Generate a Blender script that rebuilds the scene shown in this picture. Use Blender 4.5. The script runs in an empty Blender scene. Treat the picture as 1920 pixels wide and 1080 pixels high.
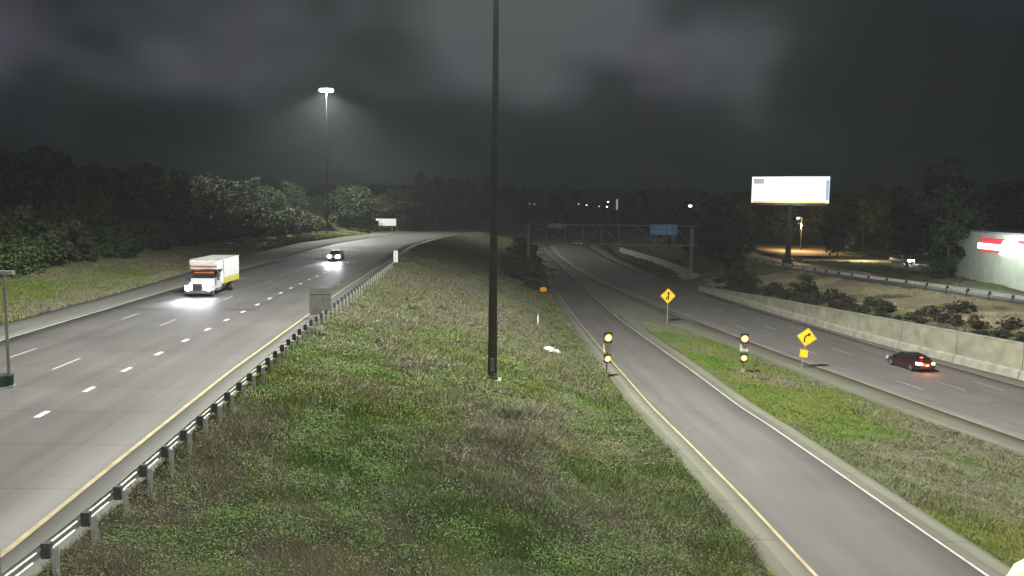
import bpy, bmesh, math, random
import numpy as np
from mathutils import Vector, Matrix
random.seed(7); rng = np.random.default_rng(7)
S = bpy.context.scene; C = S.collection
R = math.radians

# ------------------------------------------------------------------ camera
F, TH, RO, CH = 1581.0, 0.1007, 0.0128, 8.67
cd = bpy.data.cameras.new('camera'); cam = bpy.data.objects.new('camera', cd); C.objects.link(cam)
up0 = Vector((0, math.sin(TH), math.cos(TH))); fw = Vector((0, math.cos(TH), -math.sin(TH))); X0 = Vector((1, 0, 0))
rt = X0*math.cos(RO) + up0*math.sin(RO)*1.0; rt = Vector((math.cos(RO), 0, 0)) + up0*math.sin(RO)
up = up0*math.cos(RO) - X0*math.sin(RO)
m = Matrix((rt, up, -fw)).transposed().to_4x4(); m.translation = Vector((0, 0, CH))
cam.matrix_world = m
cd.sensor_width = 36; cd.lens = 36*F/1920; cd.clip_start = 0.1; cd.clip_end = 4000
S.camera = cam
# ------------------------------------------------------------------ render / exposure
S.view_settings.view_transform = 'Standard'; S.view_settings.look = 'None'
S.view_settings.exposure = 0; S.view_settings.gamma = 1; S.view_settings.use_curve_mapping = False
S.render.engine = 'CYCLES'
S.cycles.use_denoising = True
S.cycles.sample_clamp_indirect = 4; S.cycles.max_bounces = 5; S.cycles.volume_bounces = 0
S.cycles.diffuse_bounces = 2; S.cycles.glossy_bounces = 2; S.cycles.transparent_max_bounces = 6
MAST_I = 360000.0          # watts of one high-mast lamp ring
HAZE = 0.00017
# ------------------------------------------------------------------ night sky: low cloud lit by the town, plus painted glow patches
w = bpy.data.worlds.new('World'); S.world = w; w.use_nodes = True
nt = w.node_tree; nt.nodes.clear()
out = nt.nodes.new('ShaderNodeOutputWorld'); bg = nt.nodes.new('ShaderNodeBackground')
tc = nt.nodes.new('ShaderNodeTexCoord')
mp = nt.nodes.new('ShaderNodeMapping'); mp.inputs['Scale'].default_value = (1.0, 1.0, 1.35); mp.inputs['Location'].default_value = (0.62, 0.0, 0.2)
n1 = nt.nodes.new('ShaderNodeTexNoise'); n1.inputs['Scale'].default_value = 5.2; n1.inputs['Detail'].default_value = 2.2; n1.inputs['Roughness'].default_value = 0.48
n2 = nt.nodes.new('ShaderNodeTexNoise'); n2.inputs['Scale'].default_value = 5.5; n2.inputs['Detail'].default_value = 2
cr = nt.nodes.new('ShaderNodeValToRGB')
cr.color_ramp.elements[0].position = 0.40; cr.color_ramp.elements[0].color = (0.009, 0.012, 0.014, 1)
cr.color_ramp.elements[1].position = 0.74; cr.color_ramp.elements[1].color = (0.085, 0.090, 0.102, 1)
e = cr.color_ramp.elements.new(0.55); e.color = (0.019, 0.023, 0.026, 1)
c2 = nt.nodes.new('ShaderNodeValToRGB')
c2.color_ramp.elements[0].position = 0.35; c2.color_ramp.elements[0].color = (0.92, 1.04, 0.96, 1)
c2.color_ramp.elements[1].position = 0.65; c2.color_ramp.elements[1].color = (1.02, 0.98, 1.12, 1)
mx = nt.nodes.new('ShaderNodeMix'); mx.data_type = 'RGBA'; mx.blend_type = 'MULTIPLY'; mx.inputs[0].default_value = 1
L = nt.links.new
L(tc.outputs['Generated'], mp.inputs['Vector']); L(mp.outputs['Vector'], n1.inputs['Vector']); L(tc.outputs['Generated'], n2.inputs['Vector'])

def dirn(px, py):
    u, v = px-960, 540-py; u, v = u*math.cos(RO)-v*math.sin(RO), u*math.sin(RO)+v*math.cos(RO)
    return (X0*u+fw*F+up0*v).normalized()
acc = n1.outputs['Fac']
for px, py, k, am in ((930, -80, 34, .27), (640, 330, 110, .10), (1230, 60, 60, .08), (300, 300, 90, .06), (1900, 120, 9, -.10), (60, 250, 14, -.06)):  # mast flare glow and darker patches painted into the sky at fixed directions
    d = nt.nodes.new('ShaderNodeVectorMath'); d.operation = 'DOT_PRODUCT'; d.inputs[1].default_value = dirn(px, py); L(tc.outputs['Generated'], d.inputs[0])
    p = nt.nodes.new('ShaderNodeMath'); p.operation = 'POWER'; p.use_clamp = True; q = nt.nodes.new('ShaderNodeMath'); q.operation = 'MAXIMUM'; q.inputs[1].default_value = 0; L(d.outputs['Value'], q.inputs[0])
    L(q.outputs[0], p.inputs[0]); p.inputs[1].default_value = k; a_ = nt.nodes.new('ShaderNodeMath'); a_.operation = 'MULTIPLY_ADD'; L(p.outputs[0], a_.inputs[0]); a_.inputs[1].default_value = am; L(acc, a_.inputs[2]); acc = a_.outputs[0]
sz_ = nt.nodes.new('ShaderNodeSeparateXYZ'); L(tc.outputs['Generated'], sz_.inputs[0])
mr = nt.nodes.new('ShaderNodeMapRange'); mr.inputs['From Min'].default_value = 0; mr.inputs['From Max'].default_value = .13; mr.inputs['To Min'].default_value = -.16; mr.inputs['To Max'].default_value = 0; L(sz_.outputs['Z'], mr.inputs['Value'])
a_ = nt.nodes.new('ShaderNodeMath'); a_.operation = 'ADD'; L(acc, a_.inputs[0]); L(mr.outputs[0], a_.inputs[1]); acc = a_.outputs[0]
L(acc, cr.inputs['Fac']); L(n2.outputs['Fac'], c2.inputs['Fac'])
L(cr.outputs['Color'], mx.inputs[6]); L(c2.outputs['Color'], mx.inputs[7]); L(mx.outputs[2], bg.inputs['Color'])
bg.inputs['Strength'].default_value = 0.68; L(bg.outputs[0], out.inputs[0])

# ------------------------------------------------------------------ numpy noise
def _h(i, j, s): 
    v = (i*374761393 + j*668265263 + s*2147483647*3) & 0xffffffff
    v = ((v ^ (v >> 13))*1274126177) & 0xffffffff
    return ((v ^ (v >> 16)) & 0xffff)/65535.0
def vnoise(x, y, s=0):
    xi = np.floor(x).astype(np.int64); yi = np.floor(y).astype(np.int64); fx = x-xi; fy = y-yi
    fx = fx*fx*(3-2*fx); fy = fy*fy*(3-2*fy)
    a, b, c, d = _h(xi, yi, s), _h(xi+1, yi, s), _h(xi, yi+1, s), _h(xi+1, yi+1, s)
    return (a*(1-fx)+b*fx)*(1-fy)+(c*(1-fx)+d*fx)*fy
def fbm(x, y, s=0, o=4):
    t = 0; a = 0.5; n = 0
    for k in range(o): t = t+a*vnoise(x*2**k, y*2**k, s+k); n += a; a *= 0.55
    return t/n

# ------------------------------------------------------------------ layout tables (metres; x right, y ahead)
def T(ys, xs): return lambda Y: np.interp(Y, ys, xs)
zl = T([-50, 110, 180, 260, 420, 600, 2000], [0, 0, -.35, -1.2, -4, -5, -5])
zm = T([-50, 0, 400, 600, 2000], [-6.1, -5.98, -5.0, -4.8, -4.8])
def zr(Y): return np.where(np.asarray(Y) > 105, zm(Y)-.006, np.interp(Y, [-50, 0, 26, 55, 105], [0, -1.4, -3.0, -4.6, -5.73]))
XL0 = T([-50, 0, 57, 75.5, 95, 131, 177, 227, 289, 384, 471, 510, 545, 600, 2000], [-33, -33.6, -34.8, -35.9, -37.8, -42, -44.9, -44.5, -39.9, -30, -1.3, 30, 70, 150, 3500])
XYL = T([-50, 0, 19.4, 28.3, 41.5, 63.7, 80.6, 105.6, 130.6, 153, 174, 215, 270, 400, 430, 475, 520, 600, 2000], [-11.5, -11.9, -12.2, -13.0, -14.1, -15.4, -16.4, -17.44, -18.3, -19.8, -20.6, -19.9, -17, -7.2, 8, 43, 95, 230, 3600])
XL1 = lambda Y: XYL(Y)+1.25
XRY = T([-50, 0, 25.7, 33.3, 43, 55, 72, 99.5, 127, 152, 168, 206, 240, 274, 307, 335, 400, 430, 475, 520, 600, 2000], [9.8, 9.7, 9.67, 9.66, 9.5, 9.2, 8.75, 8.15, 7.4, 6.8, 6.5, 6.4, 7.0, 7.6, 9.4, 13.4, 25, 37, 68, 115, 250, 3650])
XR0 = lambda Y: XRY(Y)-1.15
XRW = T([-50, 0, 26, 49, 68, 94, 128, 185, 238, 274, 307, 334, 400, 430, 475, 520, 600, 2000], [15.3, 15.4, 15.4, 15.45, 15.0, 14.0, 12.9, 11.3, 9.8, 9.9, 11.8, 15.6, 29, 41, 72, 120, 255, 3655])
XMY = T([-50, 0, 52, 64.4, 84.4, 104, 117.4, 134.7, 156, 187, 226.7, 271.5, 307.7, 335, 400, 430, 475, 520, 600, 2000], [45, 42, 32.5, 29.94, 26.1, 23.1, 21.2, 18.87, 16.1, 13.7, 12.2, 12.15, 14.2, 17.9, 32, 45, 76, 125, 260, 3660])
XM0g = T([-50, 0, 48, 56.4, 69.4, 84.3, 96.3, 102.5], [42, 39.5, 30.6, 28.4, 25.7, 22.9, 20.0, 18.2])
def XM0(Y): return np.where(np.asarray(Y) < 102.5, XM0g(Y), XMY(Y)-.9)
def XR1g(Y): return XRW(Y)+np.interp(Y, [0, 60, 96, 101.2, 102.5], [1.05, 1.15, 1.5, 2.2, 4.4])
def XR1(Y): return np.where(np.asarray(Y) < 102.5, XR1g(Y), np.interp(Y, [102.5, 104], [17.6, 0])*0 + XM0(Y)-.02*0 - .01)
XM1 = T([-50, 0, 71, 88, 115, 137, 147, 164, 215, 276, 302, 335, 385, 430, 475, 520, 600, 2000], [62, 59.5, 43.7, 39.4, 35.2, 32.2, 30.6, 29.6, 28.3, 31, 35.6, 42, 58, 78, 108, 158, 295, 3680])
ztop = T([-50, 60, 71, 88, 115, 136, 142, 150, 300, 2000], [-2.5, -2.6, -2.8, -3.05, -3.9, -4.75, -5.3, -5.3, -4.6, -4.5])
XF = T([-50, 20, 99.4, 114, 129.5, 170, 230, 300, 335, 400, 475, 520, 600, 2000], [84, 79, 60.8, 58, 53, 46.8, 44, 46, 56, 76, 125, 180, 320, 3700])
BP = [
 (lambda Y: XL0(Y)-300, lambda Y: zl(Y)+26), (lambda Y: XL0(Y)-110, lambda Y: zl(Y)+12), (lambda Y: XL0(Y)-45, lambda Y: zl(Y)+3.5),
 (lambda Y: XL0(Y)-14, lambda Y: zl(Y)+0.9), (lambda Y: XL0(Y)-4, lambda Y: zl(Y)-.25), (lambda Y: XL0(Y), lambda Y: zl(Y)-.02),
 (lambda Y: XL0(Y)+.7, lambda Y: zl(Y)-.13), (lambda Y: XL1(Y)-.7, lambda Y: zl(Y)-.13), (lambda Y: XL1(Y), lambda Y: zl(Y)-.03),
 (lambda Y: XL1(Y)+2.5, lambda Y: zl(Y)-.35), (lambda Y: XL1(Y)*.35+XR0(Y)*.65, lambda Y: (zl(Y)*.42+zr(Y)*.58)-.2), (lambda Y: XR0(Y)-2.5, lambda Y: zr(Y)-.15),
 (lambda Y: XR0(Y), lambda Y: zr(Y)-.04), (lambda Y: XR0(Y)+.7, lambda Y: zr(Y)-.14), (lambda Y: XR1(Y)-.6, lambda Y: zr(Y)-.14), (lambda Y: XR1(Y), lambda Y: zr(Y)-.03),
 (lambda Y: XM0(Y)+0.02, lambda Y: zm(Y)-.03), (lambda Y: XM0(Y)+.7, lambda Y: zm(Y)-.14), (lambda Y: XM1(Y), lambda Y: zm(Y)-.14),
 (lambda Y: XM1(Y)+.9, lambda Y: zm(Y)-.14), (lambda Y: XM1(Y)+1.9, lambda Y: np.where(np.asarray(Y) < 140, ztop(Y)-.12, zm(Y)-.1)), (lambda Y: XM1(Y)+5, lambda Y: ztop(Y)+.25),
 (lambda Y: XF(Y)-1.2, lambda Y: np.interp(Y, [250, 400], [-2.7, -4])), (lambda Y: XF(Y)+.2, lambda Y: np.interp(Y, [250, 400], [-2.55, -4])),
 (lambda Y: XF(Y)+1, lambda Y: np.interp(Y, [250, 400], [-2.62, -4])), (lambda Y: XF(Y)+9, lambda Y: np.interp(Y, [250, 400], [-2.62, -4])), (lambda Y: XF(Y)+10, lambda Y: np.interp(Y, [250, 400], [-2.5, -4])),
 (lambda Y: XF(Y)+13, lambda Y: np.interp(Y, [250, 400], [-2.3, -4])), (lambda Y: XF(Y)+300, lambda Y: -2.0+0*np.asarray(Y, float))]
def ground_raw(X, Y):
    X = np.asarray(X, float); Y = np.asarray(Y, float)
    zs = BP[0][1](Y)*np.ones_like(X)
    for (xa, za), (xb, zb) in zip(BP[:-1], BP[1:]):
        A, B = xa(Y), xb(Y)
        t = np.clip((X-A)/np.maximum(B-A, 1e-3), 0, 1)
        zs = zs+(zb(Y)-za(Y))*t
    return zs
def off_road(X, Y):
    """0 on pavement rising to 1 three metres away from any edge"""
    X = np.asarray(X, float); Y = np.asarray(Y, float)
    d = np.full(np.broadcast(X, Y).shape, 1e9)
    for a, b in ((XL0, XL1), (XR0, XR1), (XM0, XM1), (lambda y: XF(y)+0, lambda y: XF(y)+10)):
        A, B = a(Y), b(Y)
        d = np.minimum(d, np.maximum(np.maximum(A-X, X-B), 0))
    return np.clip(d/3, 0, 1)
def ground_z(X, Y):
    o = off_road(X, Y)
    return ground_raw(X, Y)+o*((fbm(np.asarray(X)/6, np.asarray(Y)/6, 3)-.5)*.9+(fbm(np.asarray(X)/1.3, np.asarray(Y)/1.3, 9, 2)-.5)*.28)
def gz(x, y): return float(ground_z(np.array([x]), np.array([y]))[0])

# ------------------------------------------------------------------ materials
MATS = {}
def mat(name, col, rough=.7, metal=0, var=.12, scale=3.0, spec=.4, emit=None, es=1.0, bump=0, coat=0):
    if name in MATS: return MATS[name]
    M = bpy.data.materials.new(name); M.use_nodes = True; t = M.node_tree; b = t.nodes['Principled BSDF']
    b.inputs['Roughness'].default_value = rough; b.inputs['Metallic'].default_value = metal; b.inputs['Specular IOR Level'].default_value = spec
    if coat: b.inputs['Coat Weight'].default_value = coat; b.inputs['Coat Roughness'].default_value = .08
    tcn = t.nodes.new('ShaderNodeTexCoord'); n = t.nodes.new('ShaderNodeTexNoise'); n.inputs['Scale'].default_value = scale; n.inputs['Detail'].default_value = 5
    r = t.nodes.new('ShaderNodeValToRGB')
    r.color_ramp.elements[0].position = .3; r.color_ramp.elements[0].color = tuple(c*(1-var) for c in col[:3])+(1,)
    r.color_ramp.elements[1].position = .7; r.color_ramp.elements[1].color = tuple(min(1, c*(1+var)) for c in col[:3])+(1,)
    t.links.new(tcn.outputs['Object'], n.inputs['Vector']); t.links.new(n.outputs['Fac'], r.inputs['Fac']); t.links.new(r.outputs['Color'], b.inputs['Base Color'])
    if bump:
        bp = t.nodes.new('ShaderNodeBump'); bp.inputs['Strength'].default_value = bump; bp.inputs['Distance'].default_value = .02
        t.links.new(n.outputs['Fac'], bp.inputs['Height']); t.links.new(bp.outputs['Normal'], b.inputs['Normal'])
    if emit: b.inputs['Emission Color'].default_value = tuple(emit)+(1,); b.inputs['Emission Strength'].default_value = es
    MATS[name] = M; return M
def attr_mat(name, rough=.8, trans=0.0, gain=1.0, spec=.2):
    M = bpy.data.materials.new(name); M.use_nodes = True; t = M.node_tree; b = t.nodes['Principled BSDF']
    b.inputs['Roughness'].default_value = rough; b.inputs['Specular IOR Level'].default_value = spec
    a = t.nodes.new('ShaderNodeAttribute'); a.attribute_name = 'tint'
    n = t.nodes.new('ShaderNodeTexNoise'); n.inputs['Scale'].default_value = 9; n.inputs['Detail'].default_value = 4
    g = t.nodes.new('ShaderNodeTexCoord'); t.links.new(g.outputs['Object'], n.inputs['Vector'])
    r = t.nodes.new('ShaderNodeMapRange'); r.inputs['From Min'].default_value = .3; r.inputs['From Max'].default_value = .7; r.inputs['To Min'].default_value = .8*gain; r.inputs['To Max'].default_value = 1.2*gain
    v = t.nodes.new('ShaderNodeVectorMath'); v.operation = 'SCALE'
    t.links.new(n.outputs['Fac'], r.inputs['Value']); t.links.new(a.outputs['Color'], v.inputs[0]); t.links.new(r.outputs['Result'], v.inputs['Scale'])
    t.links.new(v.outputs['Vector'], b.inputs['Base Color'])
    MATS[name] = M; return M
def paving_mat(name, col, shoulder=None, lane=3.66, off=0, rough=.55, joints=0):
    """pavement: UV.x = metres across, UV.y = metres along. Wheel paths, oil drips, patches, tar joints."""
    M = bpy.data.materials.new(name); M.use_nodes = True; t = M.node_tree; b = t.nodes['Principled BSDF']; N = t.nodes.new; K = t.links.new
    uv = N('ShaderNodeUVMap'); uv.uv_map = 'UVMap'; sp = N('ShaderNodeSeparateXYZ'); K(uv.outputs[0], sp.inputs[0])
    mp = N('ShaderNodeMapping'); mp.inputs['Scale'].default_value = (1.2, .06, 1); K(uv.outputs[0], mp.inputs['Vector'])
    st = N('ShaderNodeTexNoise'); st.inputs['Scale'].default_value = 1; st.inputs['Detail'].default_value = 5; K(mp.outputs[0], st.inputs['Vector'])
    pa = N('ShaderNodeTexNoise'); pa.inputs['Scale'].default_value = .16; pa.inputs['Detail'].default_value = 5; K(uv.outputs[0], pa.inputs['Vector'])
    gr = N('ShaderNodeTexNoise'); gr.inputs['Scale'].default_value = 14; gr.inputs['Detail'].default_value = 4; K(uv.outputs[0], gr.inputs['Vector'])
    def mth(op, a, b_=None, c=None):
        q = N('ShaderNodeMath'); q.operation = op
        for i, v in enumerate((a, b_, c)):
            if v is None: continue
            if hasattr(v, 'is_output'): K(v, q.inputs[i])
            else: q.inputs[i].default_value = v
        return q.outputs[0]
    ph = mth('MULTIPLY', mth('ADD', sp.outputs[0], -off), 2*math.pi/lane*2)
    wheel = mth('MULTIPLY', mth('COSINE', ph), .045)
    f = mth('ADD', wheel, 1.0)
    f = mth('ADD', f, mth('MULTIPLY', mth('SUBTRACT', st.outputs['Fac'], .5), .62))
    f = mth('ADD', f, mth('MULTIPLY', mth('SUBTRACT', pa.outputs['Fac'], .5), .55))
    f = mth('ADD', f, mth('MULTIPLY', mth('SUBTRACT', gr.outputs['Fac'], .5), .30))
    vo = N('ShaderNodeTexVoronoi'); vo.feature = 'DISTANCE_TO_EDGE'; vo.inputs['Scale'].default_value = .13; vo.inputs['Randomness'].default_value = 1
    wp = N('ShaderNodeVectorMath'); wp.operation = 'MULTIPLY_ADD'; K(gr.outputs['Color'], wp.inputs[0]); wp.inputs[1].default_value = (.5, .5, 0); K(uv.outputs[0], wp.inputs[2]); K(wp.outputs[0], vo.inputs['Vector'])
    ck = mth('MULTIPLY', mth('LESS_THAN', vo.outputs['Distance'], .006), mth('GREATER_THAN', pa.outputs['Fac'], .5)); f = mth('SUBTRACT', f, mth('MULTIPLY', ck, .17))
    if joints:
        fr = mth('FRACT', mth('DIVIDE', sp.outputs[1], joints)); jt = mth('LESS_THAN', fr, .06/joints*1.5); f = mth('SUBTRACT', f, mth('MULTIPLY', jt, .30))
        fr = mth('FRACT', mth('DIVIDE', mth('ADD', sp.outputs[0], -off), lane)); jt = mth('LESS_THAN', fr, .012); f = mth('SUBTRACT', f, mth('MULTIPLY', jt, .25))
    v = N('ShaderNodeVectorMath'); v.operation = 'SCALE'; v.inputs[0].default_value = col; K(f, v.inputs['Scale'])
    K(v.outputs[0], b.inputs['Base Color'])
    b.inputs['Roughness'].default_value = rough; b.inputs['Specular IOR Level'].default_value = .25
    rr = mth('ADD', mth('MULTIPLY', mth('SUBTRACT', pa.outputs['Fac'], .5), .3), rough); K(rr, b.inputs['Roughness'])
    bp = N('ShaderNodeBump'); bp.inputs['Strength'].default_value = .35; bp.inputs['Distance'].default_value = .01; K(gr.outputs['Fac'], bp.inputs['Height']); K(bp.outputs[0], b.inputs['Normal'])
    MATS[name] = M; return M
CONC = mat('pale concrete', (.27, .265, .22), .85, var=.22, scale=1.2, bump=.3)
WALLC = mat('wall concrete', (.25, .25, .185), .85, var=.25, scale=.8, bump=.3)
GALV = mat('galvanised steel', (.27, .28, .26), .6, .3, var=.2, scale=4)
GALVD = mat('dull steel', (.16, .165, .15), .6, .3, var=.2, scale=4)
POLE = mat('weathered mast steel', (.045, .042, .028), .75, .2, var=.3, scale=2)
DARK = mat('dark block', (.035, .033, .035), .8, var=.3, scale=6)
WHITEP = mat('white paint', (.46, .47, .48), .35, coat=.3, var=.03)
WMARK = mat('white road paint', (.30, .30, .275), .6, var=.22, scale=2)
YMARK = mat('yellow road paint', (.25, .215, .12), .6, var=.25, scale=1.5)
BLACK = mat('black plastic', (.015, .015, .015), .5)
RUBBER = mat('tyre rubber', (.018, .018, .018), .85)
CHROME = mat('bright metal', (.55, .55, .55), .25, .9)
GLASS = mat('dark glass', (.012, .014, .016), .08, spec=.6, var=.02)
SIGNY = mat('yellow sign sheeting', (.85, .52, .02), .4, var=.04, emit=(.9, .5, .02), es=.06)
SIGNW = mat('white sign sheeting', (.78, .78, .76), .4, var=.03)
SIGNB = mat('blue sign sheeting', (.05, .16, .50), .4, var=.06)
SIGNBACK = mat('sign back aluminium', (.11, .11, .10), .55, .3, var=.25, scale=3)

# ------------------------------------------------------------------ builders
def link(name, me, m=None, parent=None, loc=None):
    o = bpy.data.objects.new(name, me); C.objects.link(o)
    if m and me: me.materials.append(m) if not me.materials else None
    if parent: o.parent = parent
    if loc is not None: o.location = loc
    return o
def tag(o, label=None, cat=None, group=None, kind=None):
    for k, v in (('label', label), ('category', cat), ('group', group), ('kind', kind)):
        if v: o[k] = v
    return o
def thing(name, label, cat, loc=(0, 0, 0), rz=0, group=None):
    o = bpy.data.objects.new(name, None); C.objects.link(o); o.location = loc; o.rotation_euler = (0, 0, rz); o.empty_display_size = .2
    return tag(o, label, cat, group)
class MB:
    def __init__(s): s.v = []; s.f = []
    def poly(s, pts): n = len(s.v); s.v += [tuple(p) for p in pts]; s.f.append(tuple(range(n, n+len(pts)))); return s
    def box(s, x0, x1, y0, y1, z0, z1):
        n = len(s.v); s.v += [(x, y, z) for z in (z0, z1) for y in (y0, y1) for x in (x0, x1)]
        s.f += [tuple(n+i for i in q) for q in ((0, 2, 3, 1), (4, 5, 7, 6), (0, 1, 5, 4), (1, 3, 7, 5), (3, 2, 6, 7), (2, 0, 4, 6))]; return s
    def hexa(s, p):   # 8 points, bottom 4 then top 4, ccw
        n = len(s.v); s.v += [tuple(q) for q in p]
        s.f += [tuple(n+i for i in q) for q in ((3, 2, 1, 0), (4, 5, 6, 7), (0, 1, 5, 4), (1, 2, 6, 5), (2, 3, 7, 6), (3, 0, 4, 7))]; return s
    def tube(s, a, b, r0, r1=None, n=10, caps=True):
        a = Vector(a); b = Vector(b); r1 = r0 if r1 is None else r1; d = (b-a).normalized()
        u = d.orthogonal().normalized(); v = d.cross(u); k = len(s.v)
        for c, r in ((a, r0), (b, r1)):
            for i in range(n): g = 2*math.pi*i/n; s.v.append(tuple(c+u*r*math.cos(g)+v*r*math.sin(g)))
        for i in range(n): j = (i+1) % n; s.f.append((k+i, k+j, k+n+j, k+n+i))
        if caps: s.f.append(tuple(k+i for i in reversed(range(n)))); s.f.append(tuple(k+n+i for i in range(n)))
        return s
    def prism(s, pts, y0, y1):  # outline in x,z extruded along y
        n = len(s.v); k = len(pts); s.v += [(x, y0, z) for x, z in pts]+[(x, y1, z) for x, z in pts]
        s.f.append(tuple(n+i for i in range(k))); s.f.append(tuple(n+k+i for i in reversed(range(k))))
        for i in range(k): j = (i+1) % k; s.f.append((n+i, n+k+i, n+k+j, n+j))
        return s
    def loft(s, rings, cap=True):
        n = len(s.v); k = len(rings[0])
        for r_ in rings: s.v += [tuple(p) for p in r_]
        for a in range(len(rings)-1):
            for i in range(k):
                j = (i+1) % k; s.f.append((n+a*k+i, n+a*k+j, n+(a+1)*k+j, n+(a+1)*k+i))
        if cap: s.f.append(tuple(n+i for i in reversed(range(k)))); s.f.append(tuple(n+(len(rings)-1)*k+i for i in range(k)))
        return s
    def mesh(s, name, m=None, smooth=False):
        me = bpy.data.meshes.new(name); me.from_pydata(s.v, [], s.f); me.validate(); 
        if m: me.materials.append(m)
        if smooth: me.shade_smooth()
        return me
    def build(s, name, m, parent=None, loc=None, smooth=False, bevel=0, kind=None):
        me = s.mesh(name, m, smooth)
        if bevel:
            bm = bmesh.new(); bm.from_mesh(me); bmesh.ops.recalc_face_normals(bm, faces=bm.faces)
            bmesh.ops.bevel(bm, geom=[e for e in bm.edges if e.is_manifold and e.calc_face_angle(0) > .5], offset=bevel, segments=2, affect='EDGES', clamp_overlap=True); bm.to_mesh(me); bm.free()
        o = link(name, me, None, parent, loc)
        if kind: o['kind'] = kind
        return o
def np_mesh(name, V, Fc, m, cols=None):
    """V (n,3); Fc (k,3 or 4); cols (n,3) per vertex"""
    me = bpy.data.meshes.new(name); k = Fc.shape[1]
    me.vertices.add(len(V)); me.vertices.foreach_set('co', V.astype(np.float32).ravel())
    me.loops.add(Fc.size); me.loops.foreach_set('vertex_index', Fc.astype(np.int32).ravel())
    me.polygons.add(len(Fc)); me.polygons.foreach_set('loop_start', np.arange(0, Fc.size, k, dtype=np.int32))
    me.update(calc_edges=True)
    if cols is not None:
        a = me.color_attributes.new('tint', 'FLOAT_COLOR', 'POINT'); a.data.foreach_set('color', np.c_[cols, np.ones(len(cols))].astype(np.float32).ravel())
    me.materials.append(m); return me

# ------------------------------------------------------------------ ground
def veg_color(X, Y):
    """what grows where: lush green, olive, dry grey-brown, bare earth"""
    X = np.asarray(X, float); Y = np.asarray(Y, float)
    a = fbm(X/5.5+3, Y/7.5, 21, 5); b = fbm(X/2.2, Y/2.6+7, 33, 4); c = fbm(X/9-5, Y/14, 44, 3)
    green = np.array([.088, .150, .026]); olive = np.array([.140, .155, .040]); dry = np.array([.165, .158, .105]); teal = np.array([.088, .135, .058])
    med = (X > XL1(Y)) & (X < XR0(Y))
    a2 = fbm(X/1.7+9, Y/2.0, 91, 3); lush = np.clip((a-.46)*3.6+(a2-.5)*1.6+.35, 0, 1)                       # 1 = green
    edge = np.clip(1-(XR0(Y)-X)/5.0, 0, 1)*med            # mown strip along the ramp is green
    lush = np.maximum(lush, edge*np.clip(b*1.6+.35, 0, 1))
    far_dry = np.clip((Y-50)/40, 0, .6)*med*(1-edge)
    lush = lush*(1-far_dry)
    isl = (X > XR1(Y)) & (X < XM0(Y)); verge = X < XL0(Y)
    lush = np.where(isl, np.clip(.55+(a-.45)*3, 0, 1), lush); lush = np.where(verge, np.clip(.5+(a-.5)*4, 0, 1), lush)
    mixg = np.clip((b-.5)*4+.5, 0, 1)[..., None]; mixt = np.clip((c-.52)*6, 0, 1)[..., None]
    g = green*(1-mixg)+olive*mixg; g = g*(1-mixt*.6)+teal*mixt*.6
    col = dry*(1-lush[..., None])+g*lush[..., None]
    slope = (X > XM1(Y)+.3) & (X < XF(Y)) & (Y < 150)
    tan = np.array([.60, .49, .31]); tl = np.clip((fbm(X/4, Y/7, 71, 3)-.24)*6, 0, 1)*np.clip((X-XM1(Y)-3)/4, 0, 1)
    col = np.where(slope[..., None], col*(1-tl[..., None]*.9)+tan*tl[..., None]*.9, col)
    return col, lush
def ax(parts): return np.unique(np.concatenate([np.arange(a, b, s) for a, b, s in parts]))
gx = ax([(-1500, -300, 120), (-300, -120, 20), (-120, -60, 3), (-60, -30, 1.0), (-30, 24, .5), (24, 80, .8), (80, 140, 4), (140, 320, 20), (320, 1700, 120)])
gy = ax([(-60, 8, 8), (8, 60, .5), (60, 130, 1), (130, 260, 2), (260, 600, 6), (600, 1000, 40), (1000, 2400, 200)])
GX, GY = np.meshgrid(gx, gy); nx, ny = len(gx), len(gy)
GZ = ground_z(GX, GY)
hill = np.clip((GY-520)/500, 0, 1)*6; GZ = GZ+hill*0
colr, _ = veg_color(GX, GY)
idx = np.arange(nx*ny).reshape(ny, nx); Fq = np.stack([idx[:-1, :-1], idx[:-1, 1:], idx[1:, 1:], idx[1:, :-1]], -1).reshape(-1, 4)
GROUND = attr_mat('turf and soil', .95, gain=.6)
gme = np_mesh('ground', np.stack([GX, GY, GZ], -1).reshape(-1, 3), Fq, GROUND, colr.reshape(-1, 3)); gme.shade_smooth()
tag(link('ground', gme), kind='structure')

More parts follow.
